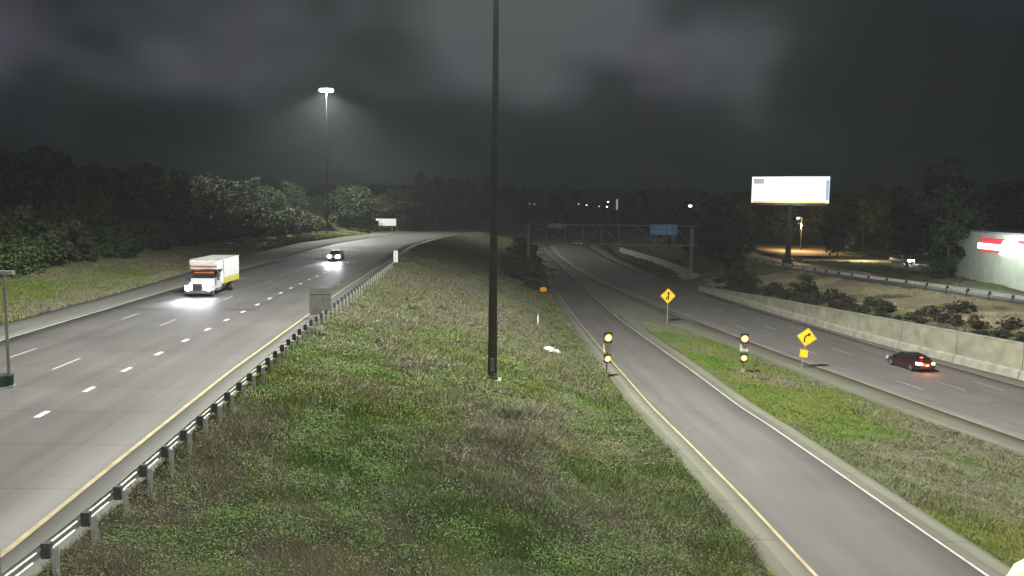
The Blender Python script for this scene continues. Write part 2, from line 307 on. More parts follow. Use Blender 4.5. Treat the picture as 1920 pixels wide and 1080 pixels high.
# ------------------------------------------------------------------ pavements
def ribbon(name, xa, xb, zf, y0, y1, m, dz=0, thick=.16, cols=8, step=2.0, parent=None, u0=None, kind='structure'):
    ys = np.arange(y0, y1+1e-6, min(step, (y1-y0)/2)); ts = np.linspace(0, 1, cols+1); V = []; UV = []
    al = 0; prev = None
    for Y in ys:
        A, B = float(xa(Y)), float(xb(Y)); z = float(zf(Y))+dz
        if prev is not None: al += math.hypot(A-prev[0], Y-prev[1])
        prev = (A, Y)
        for t in ts: V.append((A+(B-A)*t, Y, z)); UV.append(((A+(B-A)*t)-(float(u0(Y)) if u0 else A), al))
        if thick: V.append((A, Y, z-thick)); V.append((B, Y, z-thick)); UV += [(0, al), (B-A, al)]
    k = cols+1+(2 if thick else 0); Fc = []
    for r in range(len(ys)-1):
        for i in range(cols): Fc.append((r*k+i, r*k+i+1, (r+1)*k+i+1, (r+1)*k+i))
        if thick:
            Fc.append((r*k+cols+1, r*k, (r+1)*k, (r+1)*k+cols+1)); Fc.append((r*k+cols, r*k+cols+2, (r+1)*k+cols+2, (r+1)*k+cols))
    V = np.array(V); Fc = np.array(Fc); me = np_mesh(name, V, Fc, m)
    uvl = me.uv_layers.new(name='UVMap'); vi = np.empty(len(me.loops), np.int32); me.loops.foreach_get('vertex_index', vi)
    uvl.data.foreach_set('uv', np.array(UV, np.float32)[vi].ravel())
    o = link(name, me, None, parent)
    if kind: o['kind'] = kind
    return o
P_LEFT = paving_mat('old concrete lanes', (.080, .078, .075), off=5.2, rough=.62, joints=4.6)
P_MAIN = paving_mat('dark asphalt lanes', (.120, .114, .108), off=3.5, rough=.8)
P_RAMP = paving_mat('ramp concrete', (.080, .077, .073), off=0, rough=.85)
P_SHO = paving_mat('concrete shoulder', (.108, .108, .084), lane=40, rough=.9, joints=4.6)
P_SHL = paving_mat('old shoulder asphalt', (.088, .088, .080), lane=40, rough=.85)
P_FR = paving_mat('frontage asphalt', (.10, .10, .10), rough=.7)
left_road = ribbon('left_road', lambda Y: XYL(Y)-16.3, lambda Y: XYL(Y), zl, -40, 560, P_LEFT, cols=8, u0=XYL)
# lanes widen with an extra strip on the far side
ribbon('left_road_shoulder', XL0, lambda Y: XYL(Y)-16.3, zl, -40, 560, P_SHL, cols=3)
ribbon('left_road_median_shoulder', XYL, XL1, zl, -40, 560, P_SHL, cols=2)
main_road = ribbon('right_road', XMY, lambda Y: XMY(Y)+12.9+0*Y, zm, -40, 560, P_MAIN, cols=8, u0=XMY)
ribbon('right_road_median_shoulder', XM0, XMY, zm, -40, 560, P_SHO, cols=2)
ribbon('right_road_outer_shoulder', lambda Y: XMY(Y)+12.9, lambda Y: np.maximum(XM1(Y)+.02, XMY(Y)+13.2), zm, -40, 560, P_SHO, cols=2)
ramp = ribbon('ramp_road', XRY, XRW, zr, -40, 560, P_RAMP, cols=4, u0=XRY)
ribbon('ramp_left_shoulder', XR0, XRY, zr, -40, 560, P_SHO, cols=2)
ribbon('ramp_right_shoulder', XRW, lambda Y: np.maximum(XR1(Y), XRW(Y)+.1), zr, -40, 560, P_SHO, cols=4)
ribbon('frontage_road', XF, lambda Y: XF(Y)+10, lambda Y: np.interp(Y, [250, 400], [-2.5, -3.9]), 20, 420, P_FR, cols=4)

def stripe(parent, xf, zf, y0, y1, wd, m, name='edge_line', dz=.010):
    return ribbon(name, lambda Y: xf(Y)-wd/2, lambda Y: xf(Y)+wd/2, zf, y0, y1, m, dz=dz, thick=0, cols=1, parent=parent, kind=None)
stripe(left_road, lambda Y: XYL(Y)-.08, zl, -20, 420, .17, YMARK)
stripe(left_road, lambda Y: XYL(Y)-16.2, zl, -20, 420, .15, WMARK)
stripe(main_road, lambda Y: XMY(Y)+.09, zm, -20, 128, .17, YMARK); stripe(main_road, lambda Y: XMY(Y)+.09, zm, 128, 420, .16, WMARK)
stripe(main_road, lambda Y: XMY(Y)+12.8, zm, -20, 420, .16, WMARK)
stripe(ramp, lambda Y: XRY(Y)+.09, zr, -20, 240, .14, YMARK)
stripe(ramp, lambda Y: XRW(Y)-.09, zr, -20, 420, .12, WMARK)
def dashes(parent, xf, zf, ys, ln, wd, m=WMARK):
    for y in ys: stripe(parent, xf, zf, y-ln/2, y+ln/2, wd, m, 'lane_dash', .010)
dashes(left_road, lambda Y: XYL(Y)-12.8, zl, np.arange(46.2-30.6, 300, 15.3), 3.1, .13)
dashes(left_road, lambda Y: XYL(Y)-9.0, zl, np.arange(43.5-15.3, 300, 15.2), 3.1, .13)
dashes(left_road, lambda Y: XYL(Y)-5.35, zl, np.arange(33.07-13.6, 128, 4.53), 1.0, .24, mat('bright road paint', (.55, .55, .50), .6, var=.15, scale=2))
for o_ in (3.55, 6.9, 10.1): dashes(main_road, lambda Y, o_=o_: XMY(Y)+o_, zm, np.arange(68.2-31, 330, 15.5), 3.4, .13)
# thin dark strip across the near lanes of the left road
DSTRIP = mat('dark strip', (.03, .03, .03), .5)
MB().poly([(-31.2, 65.7, .012), (-20.2, 66.0, .012), (-20.2, 66.22, .012), (-31.2, 65.95, .012)]).build('cross_strip', DSTRIP, left_road)

# ------------------------------------------------------------------ haze
hz = MB().box(-260, 300, -40, 900, -12, 46).build('haze', None)
hm = bpy.data.materials.new('night haze'); hm.use_nodes = True; t = hm.node_tree; t.nodes.clear()
o_ = t.nodes.new('ShaderNodeOutputMaterial'); v_ = t.nodes.new('ShaderNodeVolumePrincipled'); v_.inputs['Density'].default_value = HAZE; v_.inputs['Color'].default_value = (.9, .95, 1, 1); v_.inputs['Anisotropy'].default_value = .2
t.links.new(v_.outputs[0], o_.inputs['Volume']); hz.data.materials.append(hm); hz['kind'] = 'stuff'

# ------------------------------------------------------------------ high masts
def point(name, parent, loc, watts, col, size=.3, spot=None, rot=None, blend=.5):
    ld = bpy.data.lights.new(name, 'SPOT' if spot else 'POINT'); ld.energy = watts; ld.color = col; ld.shadow_soft_size = size
    if spot: ld.spot_size = spot; ld.spot_blend = blend
    o = bpy.data.objects.new(name, ld); C.objects.link(o); o.parent = parent; o.location = loc
    if rot: o.rotation_euler = rot
    return o
LAMPG = mat('lamp glass lit', (1, 1, 1), .3, emit=(.92, 1, .97), es=160)
def mast(loc, height, label, watts, r0=.28, n=8, col=(1, .985, .90)):
    t_ = thing('high_mast_light', label, 'light mast', loc)
    rs = [(0, r0*1.30), (.35, r0*1.30), (.36, r0*1.03), (8, r0*.86), (20, r0*.62), (height, r0*.38)]
    b = MB(); b.loft([[(r*math.cos(a), r*math.sin(a), z) for a in [2*math.pi*i/16 for i in range(16)]] for z, r in rs]); b.build('pole', POLE, t_, smooth=False)
    b = MB().box(-.55, .55, -.55, .55, -.8, .16); b.build('concrete_base', CONC, t_)
    b = MB().box(-.12, .12, -r0-.06, -r0+.05, .7, 1.5); b.build('access_door', GALVD, t_)
    ring = MB()
    for i in range(24):
        a, c = 2*math.pi*i/24, 2*math.pi*(i+1)/24
        ring.tube((1.15*math.cos(a), 1.15*math.sin(a), height-.5), (1.15*math.cos(c), 1.15*math.sin(c), height-.5), .05, n=6)
    for i in range(4): a = math.pi/2*i; ring.tube((0, 0, height-.2), (1.15*math.cos(a), 1.15*math.sin(a), height-.5), .04, n=6)
    ring.build('lamp_ring', GALVD, t_)
    for i in range(n):
        a = 2*math.pi*i/n; x, y = 1.55*math.cos(a), 1.55*math.sin(a)
        h = MB().tube((x, y, height-.25), (x, y, height-.75), .16, .40, 12).build('luminaire', GALVD, t_)
        MB().loft([[(x+.36*q*math.cos(g), y+.36*q*math.sin(g), height-.75-dz) for g in [2*math.pi*k/12 for k in range(12)]] for q, dz in ((1.25, .0), (1.15, .3), (.6, .55))]).build('lens', LAMPG, h)
    point('lamp_light', t_, (0, 0, height-1.3), watts, col, .9, spot=R(152), rot=(0, 0, 0), blend=.5)
    return t_
mast((-1.15, 51.3, gz(-1.15, 51.3)), 42, 'tall dark steel light mast standing in the median weeds', MAST_I)
mast((-52.4, 239, gz(-52.4, 239)), 40.9, 'far light mast with lit lamp ring beyond the left road', MAST_I*.8)
mast((26, -34, gz(26, -34)), 42, 'unseen light mast added behind the camera to light the foreground', MAST_I*.72)  # out-of-view mast, added to light the foreground from the front

# ------------------------------------------------------------------ guardrails
def guardrail(name, label, xs, ys, zoff, side, spacing, m_rail, m_post, m_block, group=None, rail_h=.72, beam=1.0):
    """side=+1: posts on the +x side of the rail"""
    P = [Vector((x, y, 0)) for x, y in zip(xs, ys)]
    L_ = [0]
    for a, b in zip(P, P[1:]): L_.append(L_[-1]+(b-a).length)
    def at(s):
        s = max(0, min(L_[-1]-1e-4, s)); k = max(i for i in range(len(L_)-1) if L_[i] <= s); u = (s-L_[k])/(L_[k+1]-L_[k]); p = P[k].lerp(P[k+1], u); d = (P[k+1]-P[k]).normalized(); return p, d
    root = thing(name, label, 'guardrail', (P[0].x, P[0].y, zoff(P[0].x, P[0].y)), 0, group); o0 = root.location
    n = int(L_[-1]/spacing)
    prof = [(-.02, .155), (.03, .12), (.05, .08), (.03, .045), (-.02, .02), (-.02, -.02), (.03, -.045), (.05, -.08), (.03, -.12), (-.02, -.155)]; prof = [(a_, c_*beam) for a_, c_ in prof]
    pm = MB().box(-.05, .05, -.075, -.06, -1.0, .80).box(-.05, .05, .06, .075, -1.0, .80).box(-.006, .006, -.06, .06, -1.0, .80).mesh('post', m_post)
    bmh = MB().box(-.10, .10, -.075, .075, rail_h-.18, rail_h+.18).mesh('block', m_block)
    for i in range(n):
        p, d = at(i*spacing); q, d2 = at((i+1)*spacing); nrm = Vector((d.y, -d.x, 0))*side  # nrm points to post side
        za, zb = zoff(p.x, p.y), zoff(q.x, q.y)
        b = MB(); ring0 = [(p.x-nrm.x*o, p.y-nrm.y*o, za+rail_h+z) for o, z in prof]; ring1 = [(q.x-nrm.x*o, q.y-nrm.y*o, zb+rail_h+z) for o, z in prof]
        ring0 += [(x+nrm.x*.006, y+nrm.y*.006, z) for x, y, z in reversed(ring0)]; ring1 += [(x+nrm.x*.006, y+nrm.y*.006, z) for x, y, z in reversed(ring1)]
        b.loft([[tuple(Vector(v)-o0) for v in ring0], [tuple(Vector(v)-o0) for v in ring1]]).build('rail', m_rail, root)
        ang = math.atan2(nrm.y, nrm.x)
        po = link('post', pm, None, root, Vector((p.x, p.y, za))+nrm*.32-o0); po.rotation_euler = (0, 0, ang)
        bo = link('block', bmh, None, root, Vector((p.x, p.y, za))+nrm*.13-o0); bo.rotation_euler = (0, 0, ang)
    return root
RAILW = mat('rail steel pale', (.75, .76, .68), .6, 0, var=.2, scale=2)
guardrail('guardrail', 'long steel guardrail with dark blocks beside the left road', [-10.55, -10.6, -10.72, -11.0, -11.69, -12.21, -13.05, -13.9, -15.1, -16.0], [7, 18, 21.5, 25.3, 34.4, 41.5, 51.2, 67.7, 91.4, 112],
          lambda x, y: float(zl(y))-.03, 1, 1.905, GALV, GALV, DARK)
guardrail('guardrail', 'pale guardrail at the top of the slope along the frontage road', [66.5, 60.8, 58, 53, 46.8, 44.6], [75, 99.4, 114, 129.5, 170, 215],
          lambda x, y: -2.5, -1, 3.81, RAILW, GALVD, DARK, beam=1.45)
guardrail('guardrail', 'distant guardrail where the left road bends behind the pole', [-4.5, 6, 22], [400, 424, 446], lambda x, y: float(zl(y))-.1, 1, 3.81, RAILW, GALVD, DARK)

# ------------------------------------------------------------------ retaining wall
rw = thing('retaining_wall', 'long pale concrete retaining wall beside the right road', 'wall', (0, 0, 0))
ys = [20+7.3*i for i in range(17)]
ys = [y for y in ys if y < 137]+[141]
for a, b in zip(ys, ys[1:]):
    b2 = b-.10; xa, xb = float(XM1(a)), float(XM1(b2)); za, zb = float(zm(a))-.3, float(zm(b2))-.3; ta, tb = float(ztop(a)), float(ztop(b2)); th = .35
    MB().hexa([(xa, a, za), (xa+th, a, za), (xb+th, b2, zb), (xb, b2, zb), (xa, a, ta), (xa+th, a, ta), (xb+th, b2, tb), (xb, b2, tb)]).build('panel', WALLC, rw)
    MB().hexa([(xa-.06, a, ta), (xa+th+.05, a, ta), (xb+th+.05, b2, tb), (xb-.06, b2, tb), (xa-.06, a, ta+.12), (xa+th+.05, a, ta+.12), (xb+th+.05, b2, tb+.12), (xb-.06, b2, tb+.12)]).build('coping', CONC, rw)
    zf = [float(zm(a)), float(zm(b2))]
    MB().hexa([(xa-.34, a, zf[0]-.1), (xa-.002, a, zf[0]-.1), (xb-.002, b2, zf[1]-.1), (xb-.34, b2, zf[1]-.1), (xa-.2, a, zf[0]+.62), (xa-.002, a, zf[0]+.8), (xb-.002, b2, zf[1]+.8), (xb-.2, b2, zf[1]+.62)]).build('barrier_foot', CONC, rw)
ribbon('planted_ledge', lambda Y: XM1(Y)+.36, lambda Y: XM1(Y)+2.3, lambda Y: ztop(Y)-.10, 20, 141, mat('ledge soil', (.07, .075, .035), .95, var=.5, scale=1.5, bump=.5), cols=3, thick=.5)
bw = thing('concrete_barrier', 'low pale concrete barrier on the bank behind the gantry', 'barrier', (0, 0, 0))
pts = [(33.8, 158), (33.8, 175), (33.4, 192), (32.2, 215), (31.6, 250)]
for (xa, a), (xb, b) in zip(pts, pts[1:]):
    b2 = b-.05; ga, gb = gz(xa, a), gz(xb, b2)
    MB().hexa([(xa, a, ga-.4), (xa+.5, a, ga-.4), (xb+.5, b2, gb-.4), (xb, b2, gb-.4), (xa+.15, a, ga+1.5), (xa+.35, a, ga+1.5), (xb+.35, b2, gb+1.5), (xb+.15, b2, gb+1.5)]).build('segment', CONC, bw)
t_ = thing('crash_block', 'short concrete end block at the foot of the gantry post', 'barrier', (34.2, 160.5, gz(34.2, 160.5)))
MB().hexa([(-1.6, -3, -.3), (1.0, -3, -.3), (.6, 5, -.3), (-1.6, 5, -.3), (-1.0, -3, .9), (.8, -3, .9), (.5, 5, 1.1), (-1.0, 5, 1.1)]).build('body', CONC, t_, bevel=.08)

# ------------------------------------------------------------------ slope features
def slab(x, y, l, wd, rz, label):
    z = gz(x, y)
    b = MB(); k = 9; top = []
    for i in range(k): a = 2*math.pi*i/k; r = 1+.22*math.sin(i*2.3+x); px, py = l/2*r*math.cos(a), wd/2*r*math.sin(a); top.append((px, py))
    c, s_ = math.cos(rz), math.sin(rz); W = [(x+px*c-py*s_, y+px*s_+py*c) for px, py in top]
    b.loft([[(X-x, Y-y, gz(X, Y)-z-.3) for X, Y in W], [(X-x, Y-y, gz(X, Y)-z+.12) for X, Y in W]])
    o = b.build('concrete_apron', mat('weathered apron', (.26, .28, .23), .9, var=.3, scale=1.5, bump=.4), None, (x, y, z)); return tag(o, label, 'slope paving')
slab(51.0, 92, 3.4, 9, .2, 'pale washed-out patch of concrete on the slope nearest the right edge')
slab(48.4, 97, 2.2, 5, .1, 'smaller pale patch of concrete on the slope beside the bush')
slab(40.5, 141, 6, 18, .1, 'long grey-green apron of broken concrete on the far slope')
slab(37.6, 152, 5, 12, .1, 'grey concrete apron on the bank beside the gantry post')

# ------------------------------------------------------------------ gantry
gy0 = 166; gt = thing('sign_gantry', 'long grey steel truss gantry spanning the right road', 'sign gantry', (0, gy0, 0))
zt, zb = 4.55, .75; xl, xr = 3.1, 35.2
TR = mat('truss steel', (.25, .265, .24), .6, .1, var=.25, scale=3)
for yy in (-.75, .75):
    for z in (zt, zb): MB().tube((xl, yy, z), (xr+1.1, yy, z), .11, n=8).build('chord', TR, gt)
npan = 9
for i in range(npan+1):
    x = xl+(xr-xl)*i/npan; b = MB()
    for yy in (-.75, .75): b.tube((x, yy, zb), (x, yy, zt), .055, n=6)
    b.tube((x, -.75, zt), (x, .75, zt), .05, n=6).tube((x, -.75, zb), (x, .75, zb), .05, n=6); b.build('strut', TR, gt)
    if i < npan:
        x2 = xl+(xr-xl)*(i+1)/npan; b = MB(); a, c = (zb, zt) if i % 2 else (zt, zb)
        for yy in (-.75, .75): b.tube((x, yy, a), (x2, yy, c), .045, n=6)
        b.build('brace', TR, gt)
for x, zz in ((xl, gz(xl, gy0)), (xr, gz(xr, gy0)-.2)):
    MB().tube((x, -.75, zz), (x, -.75, zt+.15 if x < 10 else 3.95), .20, n=12).tube((x, .75, zz), (x, .75, zt+.15), .20, n=12).tube((x, -.75, zb-2.5), (x, .75, zb-2.5), .09).tube((x, -.75, zz+.4), (x, .75, zb-2.5), .07).build('post', CONC if x > 10 else TR, gt)
    MB().box(x-.6, x+.6, -1.3, 1.3, zz-.6, zz+.25).build('footing', CONC, gt)
MB().box(20, xr, -1.75, -.95, zb-.06, zb).build('walkway', TR, gt)
for i in range(9): x = 21+i*1.7; MB().tube((x, -1.72, zb), (x, -1.72, zb+1.1), .025, n=5).build('railing_post', TR, gt)
def text_mesh(txt, size, m, name, parent, loc, rot=(math.pi/2, 0, 0), ext=.01, align='CENTER', sx=1.0):
    cu = bpy.data.curves.new(name, 'FONT'); cu.body = txt; cu.size = size; cu.extrude = ext; cu.align_x = align; cu.align_y = 'CENTER'; cu.resolution_u = 2
    tmp = bpy.data.objects.new('tmp', cu); C.objects.link(tmp); bpy.context.view_layer.update()
    me = bpy.data.meshes.new_from_object(tmp); bpy.data.objects.remove(tmp); bpy.data.curves.remove(cu)
    me.materials.clear(); me.materials.append(m); me.name = name
    o = link(name, me, None, parent, loc); o.rotation_euler = rot; o.scale = (sx, 1, 1); return o
def rpanel(b, w_, h_, y0, y1, r=.15, cx=0, cz=0, n=4):
    pts = []
    for qx, qz, a0 in ((1, 1, 0), (-1, 1, 90), (-1, -1, 180), (1, -1, 270)):
        for k in range(n+1): a = R(a0+90*k/n); pts.append((cx+qx*(w_/2-r)+r*math.cos(a), cz+qz*(h_/2-r)+r*math.sin(a)))
    return b.prism(pts, y0, y1)
sg = thing('overhead_sign', 'small blue overhead sign with two lines of white lettering', 'road sign', (29.45, gy0-1.05, 3.82))
SIGNWL = mat('white reflective edge', (.55, .62, .70), .4, var=.03)
rpanel(MB(), 5.2, 2.0, -.04, 0, .25).build('border', SIGNWL, sg)
rpanel(MB(), 5.0, 1.8, -.05, -.041, .2).build('panel', mat('blue sign face', (.16, .36, .85), .4, var=.05), sg)
LETT = mat('sign lettering', (.85, .9, .98), .4)
def glyphs(parent, cx, cz, wds, h_, m, y=-.07, sw=.30):
    """unreadable far lettering: runs of letter-sized upright shapes"""
    x = cx
    for n_ in wds:
        b = MB()
        for i in range(n_):
            k = (i*7+n_) % 3; x0 = x
            b.box(x0, x0+sw*.22, y, y+.015, cz-h_/2, cz+h_/2)
            if k != 1: b.box(x0+sw*.22, x0+sw*.7, y, y+.015, cz+h_/2-h_*.2, cz+h_/2)
            if k != 2: b.box(x0+sw*.22, x0+sw*.7, y, y+.015, cz-h_/2, cz-h_/2+h_*.2)
            if k == 0: b.box(x0+sw*.5, x0+sw*.7, y, y+.015, cz-h_/2+h_*.2, cz+h_/2-h_*.2)
            x += sw
        b.build('lettering', m, parent); x += sw*.9
glyphs(sg, -1.6, .38, (7, 2), .42, LETT); glyphs(sg, -2.15, -.38, (9, 3), .42, LETT)
for x in (-1.7, 1.7): MB().box(x-.05, x+.05, .001, .10, -2.9, 1.0).build('bracket', TR, sg)
sg = thing('overhead_sign', 'pale grey overhead sign panel near the left end of the gantry', 'road sign', (8.3, gy0-1.05, 4.3))
rpanel(MB(), 2.9, .95, -.04, 0, .1).build('panel', mat('pale sign', (.30, .33, .36), .5, var=.1), sg)
for x in (-.9, .9): MB().box(x-.04, x+.04, .001, .12, -.6, .5).build('bracket', TR, sg)

# ------------------------------------------------------------------ road signs
def ubolt_post(parent, z0, z1, wd=.06, m=GALV, x=0, y=.03):
    return MB().box(x-wd/2, x+wd/2, y, y+.008, z0, z1).box(x-wd/2, x-wd/2+.008, y+.008, y+wd, z0, z1).box(x+wd/2-.008, x+wd/2, y+.008, y+wd, z0, z1).build('post', m, parent)
def diamond(parent, side, zc, rz=0, art=None):
    d = side/math.sqrt(2)
    p = MB(); rr = [(0, d), (-d, 0), (0, -d), (d, 0)]
    p.prism([(x, zc+z) for x, z in rr], -.012, .0).build('face', SIGNY, parent)
    k = .93; q = .90; b = MB()
    for i in range(4):
        (x0, z0), (x1, z1) = rr[i], rr[(i+1) % 4]
        b.poly([(x0*k, -.016, zc+z0*k), (x1*k, -.016, zc+z1*k), (x1*q, -.016, zc+z1*q), (x0*q, -.016, zc+z0*q)])
    b.build('border', BLACK, parent)
    if art: art(parent, zc, d)
def thick_path(b, pts, wd, y):
    for a, c in zip(pts, pts[1:]):
        a = Vector((a[0], 0, a[1])); c = Vector((c[0], 0, c[1])); d = (c-a).normalized(); n = Vector((d.z, 0, -d.x))*wd/2; e = d*wd*.2
        b.poly([(v.x, y, v.z) for v in (a-n-e, c-n+e, c+n+e, a+n-e)]); y -= .0006
    return b
def merge_art(p, zc, d):
    b = MB(); y = -.020
    thick_path(b, [(.05*d, zc-.5*d), (.05*d, zc+.25*d)], .15*d, y)
    b.poly([(.05*d-.22*d, y-.002, zc+.22*d), (.05*d, y-.002, zc+.62*d), (.05*d+.22*d, y-.002, zc+.22*d)])
    thick_path(b, [(-.22*d, zc-.5*d), (-.2*d, zc-.25*d), (.02*d, zc-.02*d)], .13*d, y-.003); b.build('merge_arrow', BLACK, p)
def curve_art(p, zc, d):
    b = MB(); y = -.020
    thick_path(b, [(-.18*d, zc-.5*d), (-.18*d, zc-.05*d), (-.1*d, zc+.12*d), (.1*d, zc+.26*d)], .16*d, y)
    b.poly([(.0*d, y-.004, zc+.48*d), (.36*d, y-.004, zc+.40*d), (.22*d, y-.004, zc+.06*d)]); b.build('curve_arrow', BLACK, p)
g0 = gz(18.85, 101.2); s1 = thing('merge_sign', 'yellow diamond sign with black merging arrow on the gore tip', 'road sign', (18.85, 101.2, g0), R(3))
diamond(s1, 1.32, -2.28-g0, art=merge_art); ubolt_post(s1, -.3, -1.5-g0, .09)
g0 = gz(25.6, 74.8); s1 = thing('curve_sign', 'tilted yellow diamond sign with black right curve arrow and small plaque', 'road sign', (26.1, 74.8, g0), R(-14))
s1.rotation_euler = (R(0), R(7), R(-14))
diamond(s1, 1.22, -2.95-g0, art=curve_art); ubolt_post(s1, -.3, -2.2-g0, .08)
rpanel(MB(), .72, .72, -.012, 0, .06, 0, -4.45-g0).build('speed_plaque', SIGNY, s1)
b = MB()
for s_ in ((-.33, -.31, -.33, .33), (.31, .33, -.33, .33), (-.31, .31, -.33, -.31), (-.31, .31, .31, .33)): b.box(s_[0], s_[1], -.016, -.0125, -4.45-g0+s_[2], -4.45-g0+s_[3])
b.build('plaque_border', BLACK, s1)

# ramp meter signals
AMBER = mat('lit amber lens', (1, .6, .1), .3, emit=(1, .38, .02), es=4.5)
AMBCORE = mat('lamp core', (1, .9, .7), .3, emit=(1, .9, .62), es=30)
def meter(x, y, zu, zs, zlw, zg, label, rz):
    t_ = thing('ramp_signal', label, 'traffic signal', (x, y, zg), rz)
    MB().tube((0, 0, -.3), (0, 0, zu-zg-.1), .055, n=10).build('post', GALV, t_)
    MB().tube((0, 0, -.25), (0, 0, .12), .20, .17, n=12).build('footing', CONC, t_)
    MB().box(-.13, .13, -.13, .13, .12, .32).build('base_box', GALV, t_)
    for z, r in ((zu-zg, .28), (zlw-zg, .24)):
        h = MB(); rpanel(h, r*2.25, r*2.9, -.34, -.08, .05, 0, z); ho = h.build('signal_head', BLACK, t_)
        MB().loft([[(r*q*math.cos(g), -.345-dz, z+r*q*math.sin(g)) for g in [2*math.pi*k/16 for k in range(16)]] for q, dz in ((1, 0), (.8, .03), (.4, .05))]).build('lens', AMBER, ho)
        MB().loft([[(r*.5*q*math.cos(g), -.40-dz, z+r*.5*q*math.sin(g)) for g in [2*math.pi*k/12 for k in range(12)]] for q, dz in ((1, 0), (.5, .02))]).build('bulb', AMBCORE, ho)
        v = MB(); k = 12; R1_ = [( (r+.02)*math.cos(math.pi*i/k), (r+.02)*math.sin(math.pi*i/k)) for i in range(k+1)]
        for (xa, za), (xb, zb_) in zip(R1_, R1_[1:]): v.poly([(xa, -.34, z+za), (xb, -.34, z+zb_), (xb, -.60, z+zb_), (xa, -.60, z+za)])
        v.build('visor', BLACK, ho)
        point('signal_light', ho, (0, -1.1, z), 8, (1, .62, .2), .1)
    z = zs-zg; rpanel(MB(), .66, .60, -.10, -.085, .05, 0, z).build('sign_panel', mat('dull white sheeting', (.42, .43, .42), .5, var=.04), t_)
    b = MB()
    for k, (a, c) in enumerate(((-.22, .22), (-.24, .10), (-.18, .20))): b.box(a, c, -.106, -.101, z+.15-k*.15-.03, z+.15-k*.15+.03)
    b.build('sign_lettering', mat('faint grey print', (.3, .3, .3), .5), t_)
    return t_
meter(7.52, 65.3, -1.69, -2.52, -3.34, gz(7.52, 65.3), 'amber-lit ramp signal with white sign left of the ramp', R(4))
meter(19.33, 69.2, -2.25, -3.05, -3.86, gz(19.33, 69.2), 'amber-lit ramp signal with white sign on the grass island', R(-10))

# sign backs along the left road
t_ = thing('roadside_sign', 'dark grey square sign seen from behind at the guardrail', 'road sign', (-13.95, 61, gz(-13.2, 61)), R(4))
z0 = t_.location.z
rpanel(MB(), 1.56, 1.95, -.01, .01, .06, 0, 1.33-z0).build('panel', SIGNBACK, t_)
for x in (-.5, .5): MB().box(x-.04, x+.04, .011, .10, -.4-z0*0, 2.1-z0).build('post', GALV, t_)
for z in (.7, 1.9): MB().box(-.7, .7, -.025, -.011, z-z0-.03, z-z0+.03).build('stiffener', SIGNBACK, t_)
t_ = thing('marker_sign', 'narrow white upright marker panel at the guardrail end', 'road sign', (-15.52, 112, 0), 0)
MB().box(-.29, -.03, -.02, 0, .6, 2.15).build('panel', SIGNW, t_); MB().box(.03, .29, -.02, 0, .6, 2.15).build('panel', SIGNW, t_); MB().box(-.028, .028, -.01, .04, -.2, 2.2).build('post', GALV, t_)
t_ = thing('roadside_sign', 'wide white sign back beyond the far bend of the left road', 'road sign', (-41.9, 280, gz(-41.9, 280)), R(10)); z0 = t_.location.z
MB().box(-2.5, 3.2, -.03, 0, .55-z0, 2.9-z0).build('panel', mat('pale sheet sign', (.55, .56, .52), .5, var=.08), t_)
MB().box(-3.4, -2.52, -.03, 0, 2.2-z0, 2.9-z0).build('side_tab', mat('pale sheet sign', (.5, .5, .5)), t_)
for x in (-1.0, 1.9): MB().box(x-.09, x+.09, .001, .16, -.4, 2.6-z0).build('post', GALVD, t_)
t_ = thing('delineator', 'thin white marker post in the grass left of the ramp', 'marker post', (2.9, 92, gz(2.9, 92))); MB().box(-.06, .06, -.01, .01, -.2, 1.35).build('post', SIGNW, t_); MB().box(-.05, .05, -.016, -.0101, 1.1, 1.3).build('reflector', GALVD, t_)
zz = gz(5.0, 131); t_ = thing('chevron_sign', 'small orange-yellow sign beside the ramp near the bushes', 'road sign', (4.9, 131, zz)); rpanel(MB(), 1.0, .68, -.02, 0, .2, 0, 1.0).build('panel', mat('orange sheeting', (.75, .36, .03), .5), t_); MB().box(-.04, .04, .001, .05, -.2, 1.3).build('post', GALVD, t_)
# litter
for (x, y, s_, lb) in ((3.95, 74.2, .42, 'white crumpled litter bag, the upper of two beside the ramp'), (3.25, 72.6, .48, 'white crumpled litter bag, the lower of two beside the ramp')):
    bm = bmesh.new(); bmesh.ops.create_icosphere(bm, subdivisions=3, radius=s_)
    for v in bm.verts: v.co *= (1+.35*(random.random()-.5)); v.co.z *= .55
    me = bpy.data.meshes.new('litter_bag'); bm.to_mesh(me); bm.free(); me.materials.append(mat('plastic film', (.8, .8, .78), .4))
    tag(link('litter_bag', me, None, None, (x, y, gz(x, y)+.22)), lb, 'litter')
# slim bracket at the left frame edge
t_ = thing('sign_bracket', 'slim grey rod and dark green lamp housing at the left picture edge', 'bracket', (-10.12, 16, -.1))
MB().tube((0, 0, -.4), (0, 0, 7.7), .09, n=12).build('post', GALVD, t_)
MB().box(-.1, .62, -.05, .05, 7.29, 7.36).build('top_arm', GALV, t_)
MB().tube((.44, 0, 5.3), (.44, 0, 7.29), .028, n=8).build('rod', GALVD, t_)
TEAL = mat('dark green housing', (.012, .026, .025), .5)
MB().tube((.28, 0, 5.14), (.28, 0, 5.34), .22, .22, 16).build('lamp_housing', TEAL, t_); MB().tube((.28, 0, 5.09), (.28, 0, 5.14), .24, .24, 16).build('housing_rim', GALV, t_)
MB().tube((0, 0, 5.24), (.1, 0, 5.24), .04).build('lower_arm', GALVD, t_)

